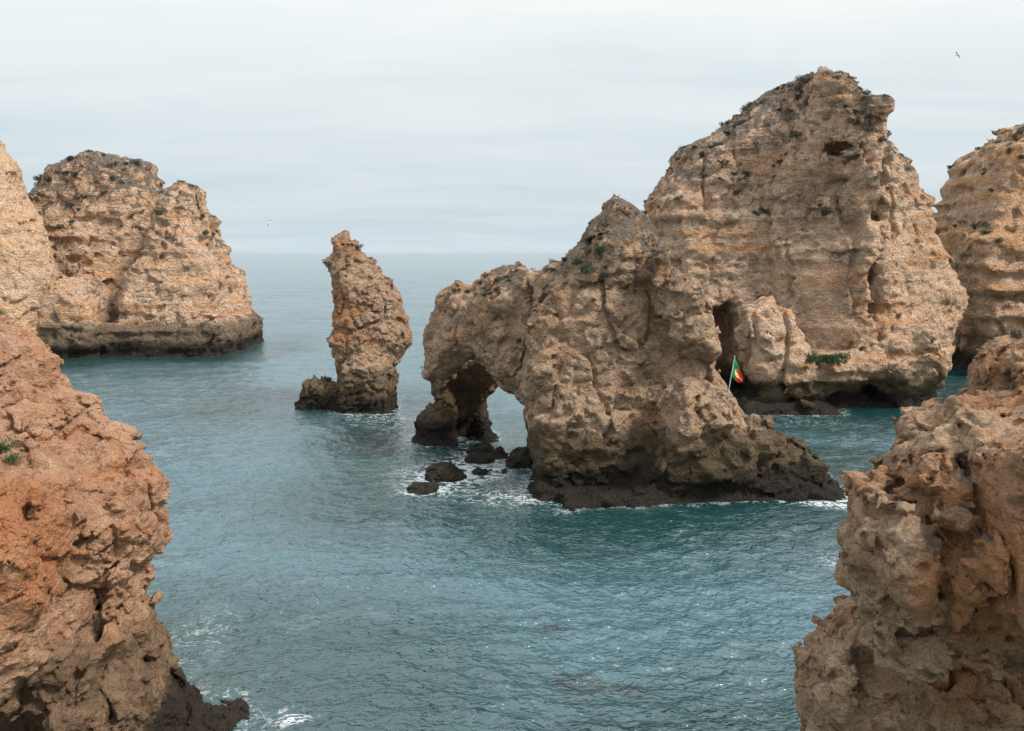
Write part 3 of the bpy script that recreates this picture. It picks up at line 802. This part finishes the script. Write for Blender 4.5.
# ------------------------------------------------------------------ water
# shoreline distance on a map of the bay
pts2 = []
for k, (V, _) in MESH.items():
    s = V[np.abs(V[:, 2]) < 0.25][:, :2]
    pts2.append(s[::3])
pts2 = np.concatenate(pts2)
GX0, GY0, GS = -60.0, 8.0, 0.4
GNX, GNY = 300, 320
from mathutils import kdtree
cells = np.unique(np.round(pts2 / 0.25).astype(int), axis=0) * 0.25
kd = kdtree.KDTree(len(cells))
for i, c in enumerate(cells): kd.insert((c[0], c[1], 0), i)
kd.balance()
DG = np.empty((GNX, GNY), F32)
for i in range(GNX):
    for j in range(GNY):
        DG[i, j] = kd.find((GX0 + i * GS, GY0 + j * GS, 0))[2]


def shore(x, y):
    u = np.clip((x - GX0) / GS, 0, GNX - 1.001); v = np.clip((y - GY0) / GS, 0, GNY - 1.001)
    i = u.astype(int); j = v.astype(int); a = u - i; b = v - j
    return (DG[i, j] * (1 - a) * (1 - b) + DG[i + 1, j] * a * (1 - b) + DG[i, j + 1] * (1 - a) * b + DG[i + 1, j + 1] * a * b)


def build_water():
    r = [3.0]
    while r[-1] < 7000:
        q = r[-1]
        r.append(q * (1.0023 if q < 90 else 1.0038 if q < 170 else 1.012 if q < 1500 else 1.06) + (0 if q > 12 else 0.03))
    r = np.array(r)
    NA = 1700
    # denser towards the open view, full fan of 240 degrees
    a = np.linspace(-math.radians(50), math.radians(50), NA)
    A, Rr = np.meshgrid(a, r, indexing='ij')
    x = (np.sin(A) * Rr).astype(F32).ravel(); y = (np.cos(A) * Rr).astype(F32).ravel(); R_ = Rr.ravel().astype(F32)
    z = np.zeros_like(x)
    near = R_ < 700
    xn, yn, Rn = x[near], y[near], R_[near]
    sd = shore(xn, yn)

    def oct2(wl, amp, ang, ax=1.0, ridge=False, off=0.0, maxr=1e9):
        c, s = math.cos(ang), math.sin(ang)
        u = (xn * c + yn * s) / wl; v = (-xn * s + yn * c) / wl / ax
        q = perlin(np.stack([u, v, np.full_like(u, off)], 1), off)
        if ridge: q = 0.5 - np.abs(q) * 1.7
        fade = np.clip(1.6 - Rn / (maxr), 0, 1)
        return amp * q * fade
    dz = oct2(9.0, 0.30, 1.35, 3.0, False, 1.1, 500) + oct2(4.2, 0.17, 1.75, 2.4, True, 2.2, 300)
    dz += oct2(2.1, 0.085, 1.2, 2.0, False, 3.3, 160) + oct2(1.05, 0.085, 1.9, 1.9, True, 4.4, 130) + oct2(0.55, 0.085, 1.4, 1.7, False, 5.5, 90) + oct2(0.3, 0.04, 1.7, 1.5, True, 6.6, 50)
    calm = np.clip(0.45 + sd / 9.0, 0.45, 1.0)
    dz *= calm
    # one low breaking swell crossing the near bay
    cx_, cy_, ang = -2.5, 31.0, 0.10
    u = (xn - cx_) * math.cos(ang) + (yn - cy_) * math.sin(ang); v = -(xn - cx_) * math.sin(ang) + (yn - cy_) * math.cos(ang)
    dz += 0.32 * np.exp(-((v + 0.3 * np.sin(u * 0.35)) / 0.9) ** 2) * np.exp(-(u / 7.0) ** 2)
    z[near] = dz
    foam = np.zeros_like(x); fo = np.exp(-sd / 0.4) * 0.28 + np.exp(-sd / 1.5) * 0.2
    for (px, py, sx, sy, amp) in ((455, 470, 3.2, 4.2, 0.42), (500, 500, 2.6, 2.6, 0.38), (200, 640, 1.8, 3.2, 0.36), (295, 722, 0.7, 0.7, 0.5), (420, 430, 4, 5, 0.3),
                                  (860, 505, 2.6, 2.0, 0.55), (850, 560, 3.0, 2.5, 0.42), (370, 420, 5, 4, 0.35), (820, 425, 8, 3.0, 0.35), (615, 662, 0.3, 0.3, 0.35),
                                  (330, 470, 7, 6, 0.22), (300, 560, 6, 5, 0.16), (960, 490, 4, 3, 0.4)):
        dx_, dy_, dz_ = ray(px, py); t = -CAM_H / dz_; X, Yw = dx_ * t, dy_ * t
        fo += amp * np.exp(-((xn - X) / sx) ** 2 - ((yn - Yw) / sy) ** 2)
    foam[near] = np.clip(fo, 0, 1.2)
    # shoals: dark weed-covered rock just under the surface
    shoal = np.zeros_like(x); so = np.zeros_like(xn)
    for (px, py, sx, sy, amp) in ((575, 682, 1.1, 1.0, 1.0), (640, 690, 1.0, 0.8, 0.7), (550, 630, 1.0, 1.1, 0.8), (565, 708, 1.3, 0.5, 0.6), (365, 450, 1.8, 1.2, 0.6)):
        dx_, dy_, dz_ = ray(px, py); t = -CAM_H / dz_; X, Yw = dx_ * t, dy_ * t
        so += amp * np.exp(-((xn - X) / sx) ** 2 - ((yn - Yw) / sy) ** 2)
    shoal[near] = np.clip(so, 0, 1)
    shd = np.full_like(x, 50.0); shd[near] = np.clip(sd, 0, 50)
    V = np.stack([x, y, z], 1)
    nr = len(r)
    i = np.arange(NA - 1)[:, None] * nr; j = np.arange(nr - 1)[None, :]
    q = (i + j).ravel()
    Fq = np.stack([q, q + 1, q + nr + 1, q + nr], 1)[:, ::-1]
    return V, Fq, foam, shoal, shd


def water_mat():
    m, t, b, out = new_mat('sea_water'); g = G(t)
    geo = N(t, 'ShaderNodeNewGeometry'); P = geo.outputs['Position']
    def attr(n):
        a = N(t, 'ShaderNodeAttribute'); a.attribute_name = n; return a.outputs['Fac']
    foam, shoal, sd = attr('foam'), attr('shoal'), attr('shore')
    big = g.noise(g.mapv(P, (0.05, 0.09, 1)), 1.0, 4, 0.55)
    deep = g.mix(g.rng(big, 0.35, 0.65), (0.030, 0.082, 0.090), (0.045, 0.110, 0.115))
    # churned, milky water out in the open; clear dark green along the rocks, their reflection partly put into the colour
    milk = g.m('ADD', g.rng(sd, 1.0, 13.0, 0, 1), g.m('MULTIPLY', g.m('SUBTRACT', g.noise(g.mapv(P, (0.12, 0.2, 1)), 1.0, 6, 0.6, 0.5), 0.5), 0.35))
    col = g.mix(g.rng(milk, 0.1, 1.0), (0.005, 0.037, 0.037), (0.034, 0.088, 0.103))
    sh = g.m('MULTIPLY', g.rng(g.m('ADD', shoal, g.m('MULTIPLY', g.m('SUBTRACT', g.noise(P, 1.1, 5, 0.6), 0.5), 0.9)), 0.35, 0.95), 0.7)
    col = g.mix(sh, col, (0.010, 0.016, 0.010))
    # foam: lacy veins and flecks
    d = g.mapv(P, (1.0, 1.35, 1))
    n1 = g.noise(d, 0.9, 9, 0.68, 1.2)
    n2 = g.noise(d, 4.5, 6, 0.7, 0.6)
    vein = g.m('ABSOLUTE', g.m('SUBTRACT', n1, 0.5))
    vm = g.rng(vein, 0.0, 0.085, 1, 0)
    fl = g.m('ADD', g.m('MULTIPLY', vm, 0.42), g.m('ADD', g.m('MULTIPLY', n2, 0.45), g.m('MULTIPLY', foam, 0.75)))
    fm = g.rng(fl, 0.80, 1.12, 0, 0.8)
    fm = g.m('MULTIPLY', fm, g.rng(foam, 0.05, 0.25))
    # faint wide smears of old foam
    sm = g.m('MULTIPLY', g.rng(g.noise(g.mapv(P, (0.3, 0.5, 1), rot=(0, 0, 0.3)), 1.0, 8, 0.68, 1.0), 0.55, 0.75), 0.16)
    col = g.mix(sm, col, (0.34, 0.41, 0.43))
    col = g.mix(fm, col, (0.66, 0.70, 0.71))
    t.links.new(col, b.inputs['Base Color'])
    t.links.new(g.m('ADD', g.m('MULTIPLY', fm, 0.5), 0.085), b.inputs['Roughness'])
    b.inputs['IOR'].default_value = 1.85
    w1 = g.noise(g.mapv(P, (0.75, 1.5, 1), rot=(0, 0, 0.25)), 2.2, 2.5, 0.55, 0.8)
    w2 = g.noise(g.mapv(P, (0.8, 1.5, 1), rot=(0, 0, -0.3)), 4.2, 1.5, 0.5, 0.5)
    w3 = g.noise(g.mapv(P, (0.2, 0.45, 1), rot=(0, 0, 0.1)), 1.0, 4, 0.55, 0.4)
    r1 = g.m('SUBTRACT', 0.5, g.m('ABSOLUTE', g.m('SUBTRACT', w1, 0.5)))
    hh = g.m('ADD', g.m('MULTIPLY', r1, 0.40), g.m('ADD', g.m('MULTIPLY', w2, 0.32), g.m('MULTIPLY', w3, 0.7)))
    hh = g.m('ADD', hh, g.m('MULTIPLY', fm, 0.05))
    bp = N(t, 'ShaderNodeBump'); bp.inputs['Strength'].default_value = 1.0; bp.inputs['Distance'].default_value = 0.30
    t.links.new(hh, bp.inputs['Height']); t.links.new(bp.outputs[0], b.inputs['Normal'])
    return m


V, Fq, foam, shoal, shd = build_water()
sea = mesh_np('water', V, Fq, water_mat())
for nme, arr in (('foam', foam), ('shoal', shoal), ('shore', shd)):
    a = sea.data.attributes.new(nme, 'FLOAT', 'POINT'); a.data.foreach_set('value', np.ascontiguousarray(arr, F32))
tag(sea, kind='structure')
print('water done', round(time.time() - T_START, 1), len(V))

# seabed sheet so that no side view looks under the water
def seabed():
    m, t, b, out = new_mat('seabed_sand'); g = G(t)
    geo = N(t, 'ShaderNodeNewGeometry')
    c = g.mix(g.noise(geo.outputs['Position'], 0.3, 5), (0.10, 0.13, 0.11), (0.20, 0.19, 0.14))
    t.links.new(c, b.inputs['Base Color']); b.inputs['Roughness'].default_value = 0.9
    s = 7400.0
    V = np.array([(-s, -s, -4), (s, -s, -4), (s, s, -4), (-s, s, -4)], F32)
    o = mesh_np('seabed', V, np.array([[0, 1, 2, 3]]), m, smooth=False)
    tag(o, kind='structure')


seabed()

# ------------------------------------------------------------------ shrubs
def leaf_mat(name, c1, c2):
    m, t, b, out = new_mat(name); g = G(t)
    geo = N(t, 'ShaderNodeNewGeometry')
    n = g.noise(geo.outputs['Position'], 3.0, 4)
    t.links.new(g.mix(g.rng(n, 0.35, 0.65), c1, c2), b.inputs['Base Color'])
    b.inputs['Roughness'].default_value = 0.8; b.inputs['Specular IOR Level'].default_value = 0.2
    return m


M_SCRUB = leaf_mat('scrub_leaf', (0.028, 0.032, 0.020), (0.065, 0.066, 0.045))
M_GREEN = leaf_mat('green_leaf', (0.025, 0.05, 0.02), (0.055, 0.09, 0.035))


def shrub_mesh(name, rnd, n, lw, mat, flat=0.7, stems=6):
    V = []; Fs = []
    def leaf(c, s, d=None):
        d = d or (rnd.gauss(0, 1), rnd.gauss(0, 1), rnd.gauss(0, 1))
        d = np.array(d); d /= np.linalg.norm(d) + 1e-6
        e = np.cross(d, (rnd.random(), rnd.random(), rnd.random() + .1)); e /= np.linalg.norm(e) + 1e-6
        k = len(V); c = np.array(c)
        V.extend([c - d * s, c + e * s * 0.4, c + d * s, c - e * s * 0.4]); Fs.append((k, k + 1, k + 2, k + 3))
    for s_ in range(stems):
        a = rnd.random() * 6.28; l = 0.25 + 0.3 * rnd.random(); r_ = 0.012
        tip = np.array((math.cos(a) * l * 0.8, math.sin(a) * l * 0.8, l * flat))
        k = len(V)
        side = np.array((-math.sin(a), math.cos(a), 0)) * r_
        V.extend([side * 1.6 - (0, 0, .25), -side * 1.6 - (0, 0, .25), tip - side * .5, tip + side * .5]); Fs.append((k, k + 1, k + 2, k + 3))
    lobes = [(rnd.uniform(-.3, .3), rnd.uniform(-.3, .3), rnd.uniform(0.05, .32) * flat, rnd.uniform(.14, .3)) for _ in range(9)]
    for _ in range(n):
        lx, ly, lz, lr = rnd.choice(lobes)
        v = np.array([rnd.gauss(0, 1) for _ in range(3)]); v /= np.linalg.norm(v); v *= lr * (0.55 + 0.5 * rnd.random())
        leaf((lx + v[0], ly + v[1], max(-.1, lz + v[2] * 0.85)), lw * (0.6 + 0.8 * rnd.random()))
    o = mesh_np(name, np.array(V), np.array(Fs), mat, smooth=False, link=False)
    return o.data


RN = random.Random(11)
SCR = [shrub_mesh('shrub', RN, 520, 0.05, M_SCRUB) for _ in range(4)]
GRN = [shrub_mesh('shrub', RN, 520, 0.05, M_GREEN) for _ in range(2)]


def put_shrub(loc, s, data, label, group):
    o = bpy.data.objects.new('shrub', data); COL.objects.link(o)
    o.location = loc; o.rotation_euler = (RN.uniform(-.25, .25), RN.uniform(-.25, .25), RN.uniform(0, 6.28))
    o.scale = (s * RN.uniform(.8, 1.1), s * RN.uniform(.8, 1.1), s * RN.uniform(.8, 1.05))
    tag(o, label, 'shrub', group)
    return o


def project(V):
    x, y, z = V[:, 0], V[:, 1], V[:, 2] - CAM_H
    d = y * math.cos(TH) - z * math.sin(TH); u = y * math.sin(TH) + z * math.cos(TH)
    return 512 + FPX * x / d, 365.5 - FPX * u / d, d


def normals(o):
    n = np.empty(len(o.data.vertices) * 3, F32); o.data.vertex_normals.foreach_get('vector', n); return n.reshape(-1, 3)


def at_surface(key, px, py):
    """nearest point of a rock seen through the photo position (px, py)"""
    V = MESH[key][0]; X, Y, D = project(V)
    d2 = (X - px) ** 2 + (Y - py) ** 2
    m = np.flatnonzero(d2 < 16)
    if not len(m): return V[d2.argmin()]
    return V[m[D[m].argmin()]]


def scatter(key, count, size, test, label, group, mesh=SCR):
    V = MESH[key][0]; nr = normals(ROCKS[key]); X, Y, D = project(V)
    ok = np.flatnonzero((nr[:, 1] < 0.2) & (nr[:, 2] > 0.15) & (X > -20) & (X < 1060) & test(X, Y, V, nr))
    if not len(ok): return
    rs = np.random.RandomState(len(V) % 1000)
    rs.shuffle(ok)
    cl = perlin(V[ok] * F32(0.45), 77.0)
    wgt = np.clip(0.35 + 1.3 * cl, 0.02, 2); ok = ok[rs.rand(len(ok)) < wgt / wgt.max()]
    got = []
    for i in ok:
        p = V[i]
        if any((p[0] - q[0]) ** 2 + (p[1] - q[1]) ** 2 + (p[2] - q[2]) ** 2 < (size * 0.55) ** 2 for q in got): continue
        got.append(p)
        s = size * (0.55 + 0.75 * RN.random() ** 1.5)
        put_shrub((p[0], p[1], p[2] - 0.10 * s), s, RN.choice(mesh), label(X[i], Y[i]) if callable(label) else label, group)
        if len(got) >= count: break


scatter('big', 115, 1.1, lambda X, Y, V, n: (V[:, 2] > 12.5) & ((n[:, 2] > 0.45) | (V[:, 2] > 19)) & ((X < 835) | (Y < 150)),
        lambda x, y: ('low dark scrub bush on the very summit of the tallest stack' if y < 100 and x > 760 else
                      'dark scrub bush high on the left skyline ridge of the tallest stack' if y < 150 and x <= 760 else
                      'dark scrub bush low on the left shoulder of the tallest stack' if x < 720 else
                      'dark scrub bush on the upper face just under the summit of the tallest stack' if y < 170 else
                      'isolated dark bush midway down the face of the tallest stack'), 'scrub on the tallest stack')
scatter('big', 10, 0.8, lambda X, Y, V, n: (X > 850) & (Y > 140) & (Y < 260) & (n[:, 2] > 0.3),
        'small dark bush on a ledge of the tallest stack right face', 'bushes on the right face of the tallest stack')
scatter('left', 90, 1.5, lambda X, Y, V, n: (V[:, 2] > 13.0) & (n[:, 2] > 0.3) & (X > 30),
        lambda x, y: (('dark scrub bush on the rounded top of the far stack left peak' if y < 185 else
                       'dark scrub bush on the slope below the far stack left peak') if x < 150 else
                      ('dark scrub bush on the smaller right peak of the far left stack' if y < 215 else
                       'dark scrub bush on the face below the far stack right peak')), 'scrub on the far left stack')
scatter('arch', 45, 0.7, lambda X, Y, V, n: (V[:, 2] > 9.6) & (n[:, 2] > 0.4) & (X < 625),
        lambda x, y: ('low grey-green bush on top of the arch bridge' if x < 530 else
                      'low grey-green bush on the slope rising to the islet peak'), 'bushes on the ridge of the arch islet')
scatter('right', 26, 1.3, lambda X, Y, V, n: (X > 950) & (((V[:, 2] > 21) & (n[:, 2] > 0.3)) | ((V[:, 2] > 13) & (n[:, 2] > 0.45))),
        'low dark bush on the layered stack at the right edge', 'bushes on the right-hand stack')
# bushes one can single out
for px, py, key, s, data, lab in (
        (362, 249, 'needle', 0.75, SCR[0], 'single dark bush at the right shoulder of the slender rock pillar top'),
        (350, 262, 'needle', 0.6, SCR[1], 'sparse dark bush just below the head of the slender rock pillar'),
        (597, 253, 'arch', 1.35, GRN[0], 'large green bush below the peak of the arch islet'),
        (592, 267, 'arch', 1.1, GRN[1], 'lower green bush in the gully below the islet peak'),
        (481, 294, 'arch', 0.7, GRN[0], 'small green bush on top of the arch bridge'),
        (640, 214, 'big', 1.5, GRN[1], 'bright bush in the notch between islet peak and tallest stack'),
        (984, 231, 'right', 1.7, GRN[0], 'round green bush mid-height on the right edge stack'),
        (1000, 238, 'right', 1.0, GRN[1], 'smaller green bush right of the round one on the edge stack'),
        (3, 448, 'fgl', 0.8, GRN[0], 'dark green bush on the near red cliff at the left edge'),
        (11, 457, 'fgl', 0.5, GRN[1], 'small green tuft at the lower end of the red cliff bush'),
        (1019, 332, 'fgr', 0.42, SCR[2], 'dark bush on top of the near brown cliff at the right edge')):
    p = at_surface(key, px, py)
    put_shrub((p[0], p[1], p[2] - 0.02), s, data, lab, None)
# grass on the low wall of the tall stack
def grass_patch():
    rnd = random.Random(5); V = []; Fs = []
    for _ in range(90):
        c = at_surface('big', rnd.uniform(811, 845), rnd.uniform(352.5, 358))
        for _b in range(26):
            h_ = rnd.uniform(-.05, .2); a = rnd.random() * 6.28; k = len(V); lx, ly = rnd.gauss(0, .14), rnd.gauss(0, .14)
            s = np.array((math.cos(a), math.sin(a), 0)) * 0.03
            b0 = np.array((c[0] + rnd.gauss(0, .18), c[1] + rnd.gauss(0, .18), c[2] - .3)); b1 = b0 + (lx, ly, h_ + 0.3)
            V.extend([b0 - s, b0 + s, b1 + s * .2, b1 - s * .2]); Fs.append((k, k + 1, k + 2, k + 3))
    o = mesh_np('grass', np.array(V), np.array(Fs), M_GREEN, smooth=False)
    tag(o, 'bright green grass strip on the low wall of the tallest stack', 'grass', kind='stuff')


grass_patch()

# ------------------------------------------------------------------ flag
def flag():
    base = at_surface('arch', 729, 391)
    Yf = float(base[1]) + 0.12
    root = bpy.data.objects.new('flag', None); COL.objects.link(root)
    b = np.array(at(728.6, 390.5, Yf)); top = np.array(at(734.6, 356.8, Yf))
    root.location = b
    tag(root, 'drooping green and red flag with yellow emblem on a thin leaning pole', 'flag')
    # pole
    mp, t, bs, _ = new_mat('pole_metal'); bs.inputs['Base Color'].default_value = (0.42, 0.42, 0.42, 1); bs.inputs['Roughness'].default_value = 0.5
    n = 10; V = []; Fs = []
    lo = np.array((0, 0, -0.45)); lo[0] = -0.45 * (top - b)[0] / (top - b)[2]
    hi = (top - b) * 1.01
    for e, (c, r_) in enumerate(((lo, 0.024), (hi, 0.018))):
        for k in range(n): V.append(c + np.array((math.cos(6.2832 * k / n) * r_, math.sin(6.2832 * k / n) * r_, 0)))
    for k in range(n): Fs.append((k, (k + 1) % n, n + (k + 1) % n, n + k))
    mesh_np('pole', np.array(V), np.array(Fs), mp, root)
    V = []; Fs = []
    for a in range(7):
        for c in range(n):
            th = math.pi * a / 6; V.append(hi + np.array((math.sin(th) * math.cos(6.2832 * c / n), math.sin(th) * math.sin(6.2832 * c / n), math.cos(th))) * 0.035)
    for a in range(6):
        for c in range(n): Fs.append((a * n + c, (a + 1) * n + c, (a + 1) * n + (c + 1) % n, a * n + (c + 1) % n))
    mesh_np('finial', np.array(V), np.array(Fs), mp, root)
    # cloth: u along the fly, v down the hoist
    mc, t, bs, _ = new_mat('flag_cloth'); g = G(t)
    uv = N(t, 'ShaderNodeUVMap'); sp = N(t, 'ShaderNodeSeparateXYZ'); t.links.new(uv.outputs[0], sp.inputs[0])
    u, v = sp.outputs[0], sp.outputs[1]
    col = g.mix(g.m('GREATER_THAN', u, 0.42), (0.02, 0.22, 0.07), (0.58, 0.055, 0.045))
    du = g.m('MULTIPLY', g.m('SUBTRACT', u, 0.42), 1.5); dv = g.m('SUBTRACT', v, 0.5)
    d = g.m('SQRT', g.m('ADD', g.m('MULTIPLY', du, du), g.m('MULTIPLY', dv, dv)))
    col = g.mix(g.m('LESS_THAN', d, 0.25), col, (0.75, 0.55, 0.05))
    col = g.mix(g.m('LESS_THAN', d, 0.15), col, (0.60, 0.04, 0.03))
    col = g.mix(g.m('LESS_THAN', d, 0.08), col, (0.75, 0.75, 0.75))
    t.links.new(col, bs.inputs['Base Color']); bs.inputs['Roughness'].default_value = 0.85
    A = top - b; Bm = np.array(at(731.0, 374.5, Yf)) - b
    Cc = np.array(at(743.4, 379.5, Yf)) - b; D_ = np.array(at(740.3, 383.3, Yf)) - b
    nu, nv = 36, 20; V = []; Fs = []; UV = []
    for i in range(nu + 1):
        for j in range(nv + 1):
            uu, vv = i / nu, j / nv
            p = (A * (1 - vv) + Bm * vv) * (1 - uu) + (Cc * (1 - vv) + D_ * vv) * uu
            p = p + np.array((0.02, 0, -0.10)) * math.sin(math.pi * uu) * (0.4 + vv * .6)
            p = p + np.array((0, -1, 0)) * (0.085 * uu * math.sin(vv * 10 + uu * 2.5) + 0.05 * math.sin(uu * 7 + vv * 4) * uu)
            V.append(p)
    for i in range(nu):
        for j in range(nv):
            k = i * (nv + 1) + j; Fs.append((k, k + 1, k + nv + 2, k + nv + 1))
    o = mesh_np('cloth', np.array(V), np.array(Fs), mc, root)
    ul = o.data.uv_layers.new(name='UVMap')
    li = np.array(Fs).ravel(); ul.data.foreach_set('uv', np.stack([(li // (nv + 1)) / nu, (li % (nv + 1)) / nv], 1).astype(F32).ravel())


flag()

# ------------------------------------------------------------------ gulls on the wing
def gull(px, py, Y, span, head, bank, label):
    mb, t, bs, _ = new_mat('gull_feathers'); g = G(t)
    tc = N(t, 'ShaderNodeTexCoord'); sp = N(t, 'ShaderNodeSeparateXYZ'); t.links.new(tc.outputs['Object'], sp.inputs[0])
    ax = g.m('ABSOLUTE', sp.outputs[0])
    t.links.new(g.mix(g.rng(ax, 0.06, 0.2), (0.62, 0.62, 0.62), g.mix(g.rng(ax, 0.40, 0.46), (0.22, 0.23, 0.25), (0.03, 0.03, 0.03))), bs.inputs['Base Color'])
    bs.inputs['Roughness'].default_value = 0.7
    V = []; Fs = []; n = 10
    prof = [(-0.27, 0.004, 0.03), (-0.20, 0.02, 0.05), (-0.10, 0.045, 0.05), (0.0, 0.06, 0.06), (0.10, 0.052, 0.055), (0.16, 0.036, 0.04), (0.20, 0.038, 0.04), (0.235, 0.026, 0.028), (0.26, 0.008, 0.009), (0.29, 0.003, 0.004)]
    for y, rz_, rx_ in prof:
        for k in range(n): V.append((rx_ * math.cos(6.2832 * k / n), y, rz_ * math.sin(6.2832 * k / n)))
    for a in range(len(prof) - 1):
        for k in range(n): Fs.append((a * n + k, a * n + (k + 1) % n, (a + 1) * n + (k + 1) % n, (a + 1) * n + k))
    for sgn in (-1, 1):
        st = [(0.02, 0.10, -0.06, 0.02), (0.14, 0.13, -0.04, 0.09), (0.26, 0.15, -0.01, 0.11), (0.38, 0.08, -0.04, 0.07), (0.50, -0.04, -0.11, 0.01)]
        k0 = len(V)
        for x, yf, yb, z in st:
            ym = (yf + yb) / 2
            V.extend([(sgn * x, yf, z), (sgn * x, ym, z + 0.012), (sgn * x, yb, z), (sgn * x, ym, z - 0.008)])
        for a in range(len(st) - 1):
            for k in range(4): Fs.append((k0 + a * 4 + k, k0 + a * 4 + (k + 1) % 4, k0 + (a + 1) * 4 + (k + 1) % 4, k0 + (a + 1) * 4 + k))
        e = k0 + (len(st) - 1) * 4; Fs.append((e, e + 1, e + 2, e + 3))
    o = mesh_np('gull', np.array(V), np.array(Fs), mb)
    o.location = at(px, py, Y); o.scale = (span,) * 3; o.rotation_euler = (0.1, bank, head)
    tag(o, label, 'gull')


gull(957.5, 55, 95, 0.9, 0.5, 0.65, 'gull gliding high in the sky above the right-hand stack')
gull(270, 223, 95, 0.95, 1.0, -0.9, 'gull banking low over the sea between far stack and rock pillar')

# ------------------------------------------------------------------ haze over the sea
def haze(dens):
    m = bpy.data.materials.new('haze'); m.use_nodes = True; t = m.node_tree; t.nodes.clear()
    out = N(t, 'ShaderNodeOutputMaterial'); v = N(t, 'ShaderNodeVolumePrincipled')
    v.inputs['Color'].default_value = (0.88, 0.98, 1.0, 1); v.inputs['Density'].default_value = dens; v.inputs['Anisotropy'].default_value = 0.2
    t.links.new(v.outputs[0], out.inputs['Volume'])
    s = 7600.0; lo, hi = -5.0, 45.0
    V = np.array([(x, y, z) for z in (lo, hi) for x, y in ((-s, -s), (s, -s), (s, s), (-s, s))], F32)
    Fs = np.array([(3, 2, 1, 0), (4, 5, 6, 7), (0, 1, 5, 4), (1, 2, 6, 5), (2, 3, 7, 6), (3, 0, 4, 7)])
    o = mesh_np('haze', V, Fs, m, smooth=False); tag(o, kind='stuff')


haze(0.000035)
print('script done', round(time.time() - T_START, 1))
